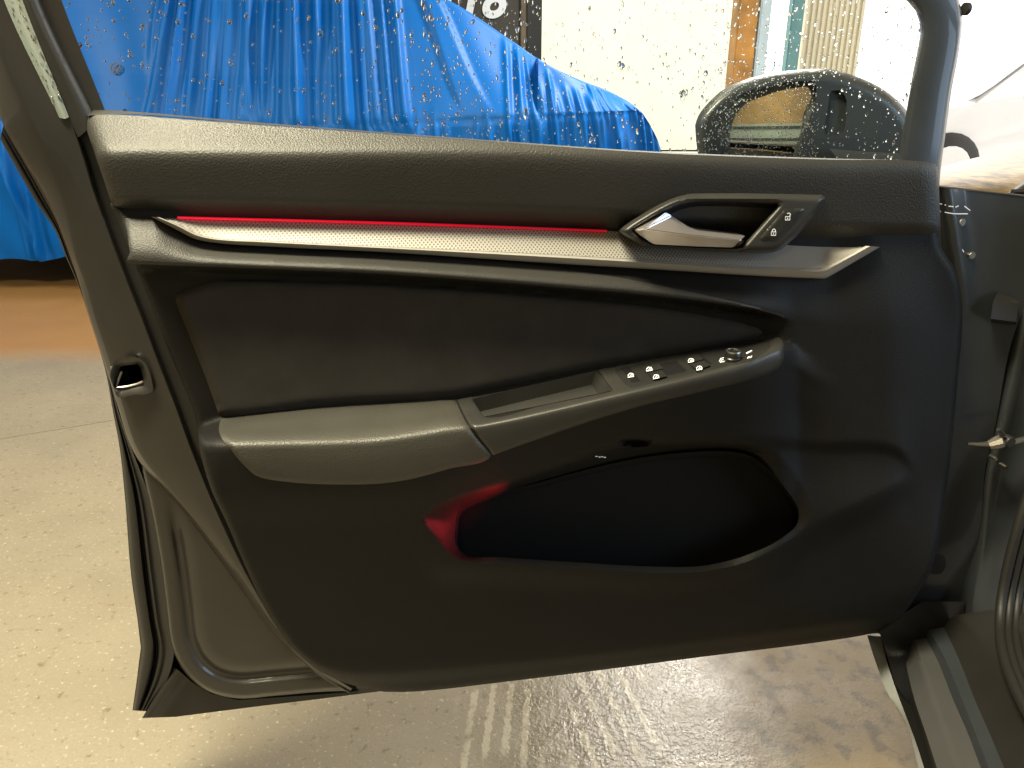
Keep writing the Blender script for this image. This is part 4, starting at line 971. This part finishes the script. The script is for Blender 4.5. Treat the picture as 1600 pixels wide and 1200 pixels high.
rd = [(1440, 985, .255), (1464, 1030, .255), (1490, 1095, .255), (1512, 1145, .255), (1533, 1200, .255), (1576, 1300, .255)]
loft(mb, [rc_, [(a[0]*.5+b[0]*.5, a[1]*.5+b[1]*.5, .253) for a, b in zip(rc_, rd)], rd], 50, 4, fn=Zp, smooth=False); mb.build('door_sill', mat('sill_paint', (0.095, 0.095, 0.095), 0.34, metal=.3, coat=.4, var=(8, .1)), car, sharp=60)
mb = MB()
re_ = [(1446, 975, .27), (1472, 1020, .27), (1500, 1085, .27), (1522, 1140, .27), (1545, 1200, .27), (1590, 1300, .27)]
rf_ = [(1470, 970, .272), (1496, 1025, .272), (1526, 1100, .272), (1548, 1150, .272), (1569, 1200, .272), (1616, 1300, .272)]
loft(mb, [rd, re_, rf_], 50, 3, fn=Zp, smooth=False); mb.build('sill_band', M_paint_slate, car, sharp=40)
mb = MB()
rg_ = [(1500, 960, .31), (1540, 1000, .315), (1568, 1045, .32), (1600, 1110, .325), (1650, 1200, .33), (1710, 1300, .33)]
rh_ = [(1700, 930, .40), (1710, 980, .40), (1730, 1050, .40), (1760, 1135, .40), (1790, 1200, .40), (1840, 1300, .40)]
loft(mb, [rf_, rg_, rh_], 50, 4, fn=Zp, smooth=False); mb.build('sill_inner', M_paint, car, sharp=60)
# black sheet standing in for shadow at the hinge pillar's foot, fills the gap
mb = MB(); GP = np.array([(1372, 985), (1379, 1000), (1399, 1070), (1424, 1106), (1452, 1092), (1480, 1072), (1496, 1040), (1504, 1000), (1508, 940), (1440, 940)], float)
patch(mb, GP, lambda q: -.012 + .07 * sstep(1000, 1110, q[:, 1]), 6, skirt=.03); mb.build('pillar_foot_shade', M_black, car, merge=False)
# rubber door seals curving from pillar into sill
for dx, rr in ((0, .007), (13, .006), (25, .006), (40, .009)):
    mb = MB()
    pts = [P(1660 + dx, 640, .0), P(1622 + dx, 730, .018), P(1594 + dx, 810, .030), P(1578 + dx, 870, .034), P(1566 + dx, 925, .040), Zp(1562 + dx, 975, .338), Zp(1564 + dx, 1010, .340), Zp(1575 + dx, 1050, .342), Zp(1604 + dx, 1112, .344), Zp(1650 + dx, 1190, .347), Zp(1720 + dx, 1290, .350)]
    for _ in range(3): pts = [pts[0]] + [q for a, b in zip(pts, pts[1:]) for q in (a * .75 + b * .25, a * .25 + b * .75)] + [pts[-1]]
    mb.tube([Vector(q) for q in pts], rr, 10); mb.build('door_seal', M_rubber, car)
# check strap
mb = MB()
mb.tube([P(1512, 693, .0), P(1530, 694, .004), P(1546, 694, .006)], [.002, .003, .004], 8)
mb.tube([P(1544, 696, .006), P(1560, 690, .008), P(1572, 693, .008)], [.006, .010, .004], 8)
mb.tube([P(1578, 692, .008), P(1600, 686, .01), P(1640, 682, .012)], .004, 8); cs = mb.build('check_strap', M_chrome, car)
mb = MB(); mb.tube([P(1560, 671, .012), P(1568, 680, .012)], .0032, 8); mb.disc(P(1570, 686, .004), NX, .008, .012, 14); mb.build('strap_roller', M_rubber, cs)
for (x, y) in ((1547, 712), (1563, 725)):
    mb = MB(); mb.disc(P(x, y, -.02), NX, .003, .012, 10); mb.build('bolt', M_chrome, car)
# hinge
mb = MB(); loft(mb, [[(1552, 470, -.02), (1592, 474, -.02)], [(1548, 498, -.012), (1588, 503, -.012)], [(1548, 506, -.04), (1588, 510, -.04)]], 8, 3, smooth=False); loft(mb, [[(1560, 456, -.03), (1592, 470, -.03)], [(1552, 470, -.02), (1592, 474, -.02)]], 8, 2, smooth=False); mb.build('door_hinge', M_rubber, car)
# front fender, wet, beyond the door; amber reflection put into its base colour
def wetfender():
    m = mat('fender_reflection_paint', (0.27, 0.20, 0.10), 0.3, metal=0.45, spec=0.4, bump=(120, 1.0, 'noise'), var=(38, .75)); return m
mb = MB()
loft(mb, [[(1440, 330, -.10), (1560, 330, -.10), (1700, 330, -.10), (1900, 330, -.1)], [(1440, 300, -.11), (1560, 300, -.11), (1700, 306, -.11), (1900, 300, -.11)], [(1440, 275, -.22), (1560, 268, -.22), (1700, 262, -.2), (1900, 262, -.2)], [(1440, 268, -.45), (1545, 247, -.45), (1700, 236, -.42), (1900, 236, -.42)], [(1470, 268, -.8), (1545, 246, -.8), (1700, 226, -.8), (1900, 226, -.8)], [(1470, 300, -1.0), (1545, 290, -1.0), (1700, 290, -1.0), (1900, 290, -1.0)]], 30, 4)
mb.build('front_fender', wetfender(), car)
mb = MB(); mb.tube([P(1580, 312, -.06), P(1620, 285, -.08), P(1700, 225, -.10), P(1900, 60, .0), P(2150, -190, .25)], [.010, .013, .018, .022, .022], 10); mb.tube([P(1582, 300, -.05), P(1600, 300, -.05), P(1640, 306, -.04)], .004, 6); mb.build('pillar_base', M_rubber, car)

# unseen rear side and roof of the car, added to block light
mb = MB()
rws = []
for (z, dx) in ((.24, .03), (.34, -.005), (.60, -.03), (.88, -.02), (.97, .02), (.98, .09)):
    rws.append([(.52 + dx, -.62, z), (.50 + dx, -.8, z), (.46 + dx, -1.4, z), (.44 + dx, -2.4, z), (.62 + dx, -3.2, z)])
mb.grid([[tuple(q) for q in cr(r, 30)] for r in rws]); mb.build('added_unseen_rear_side', M_paint, car)
mb = MB(); rws = []
for (x, z) in ((.52, 1.36), (.56, 1.41), (.70, 1.455), (1.2, 1.48), (1.7, 1.455), (1.86, 1.40)):
    rws.append([(x + .06, .35, z - .02), (x, .0, z), (x, -1.4, z + .01), (x + .04, -2.6, z - .06)])
mb.grid([[tuple(q) for q in cr(r, 24)] for r in rws]); mb.build('roof', M_paint, car)
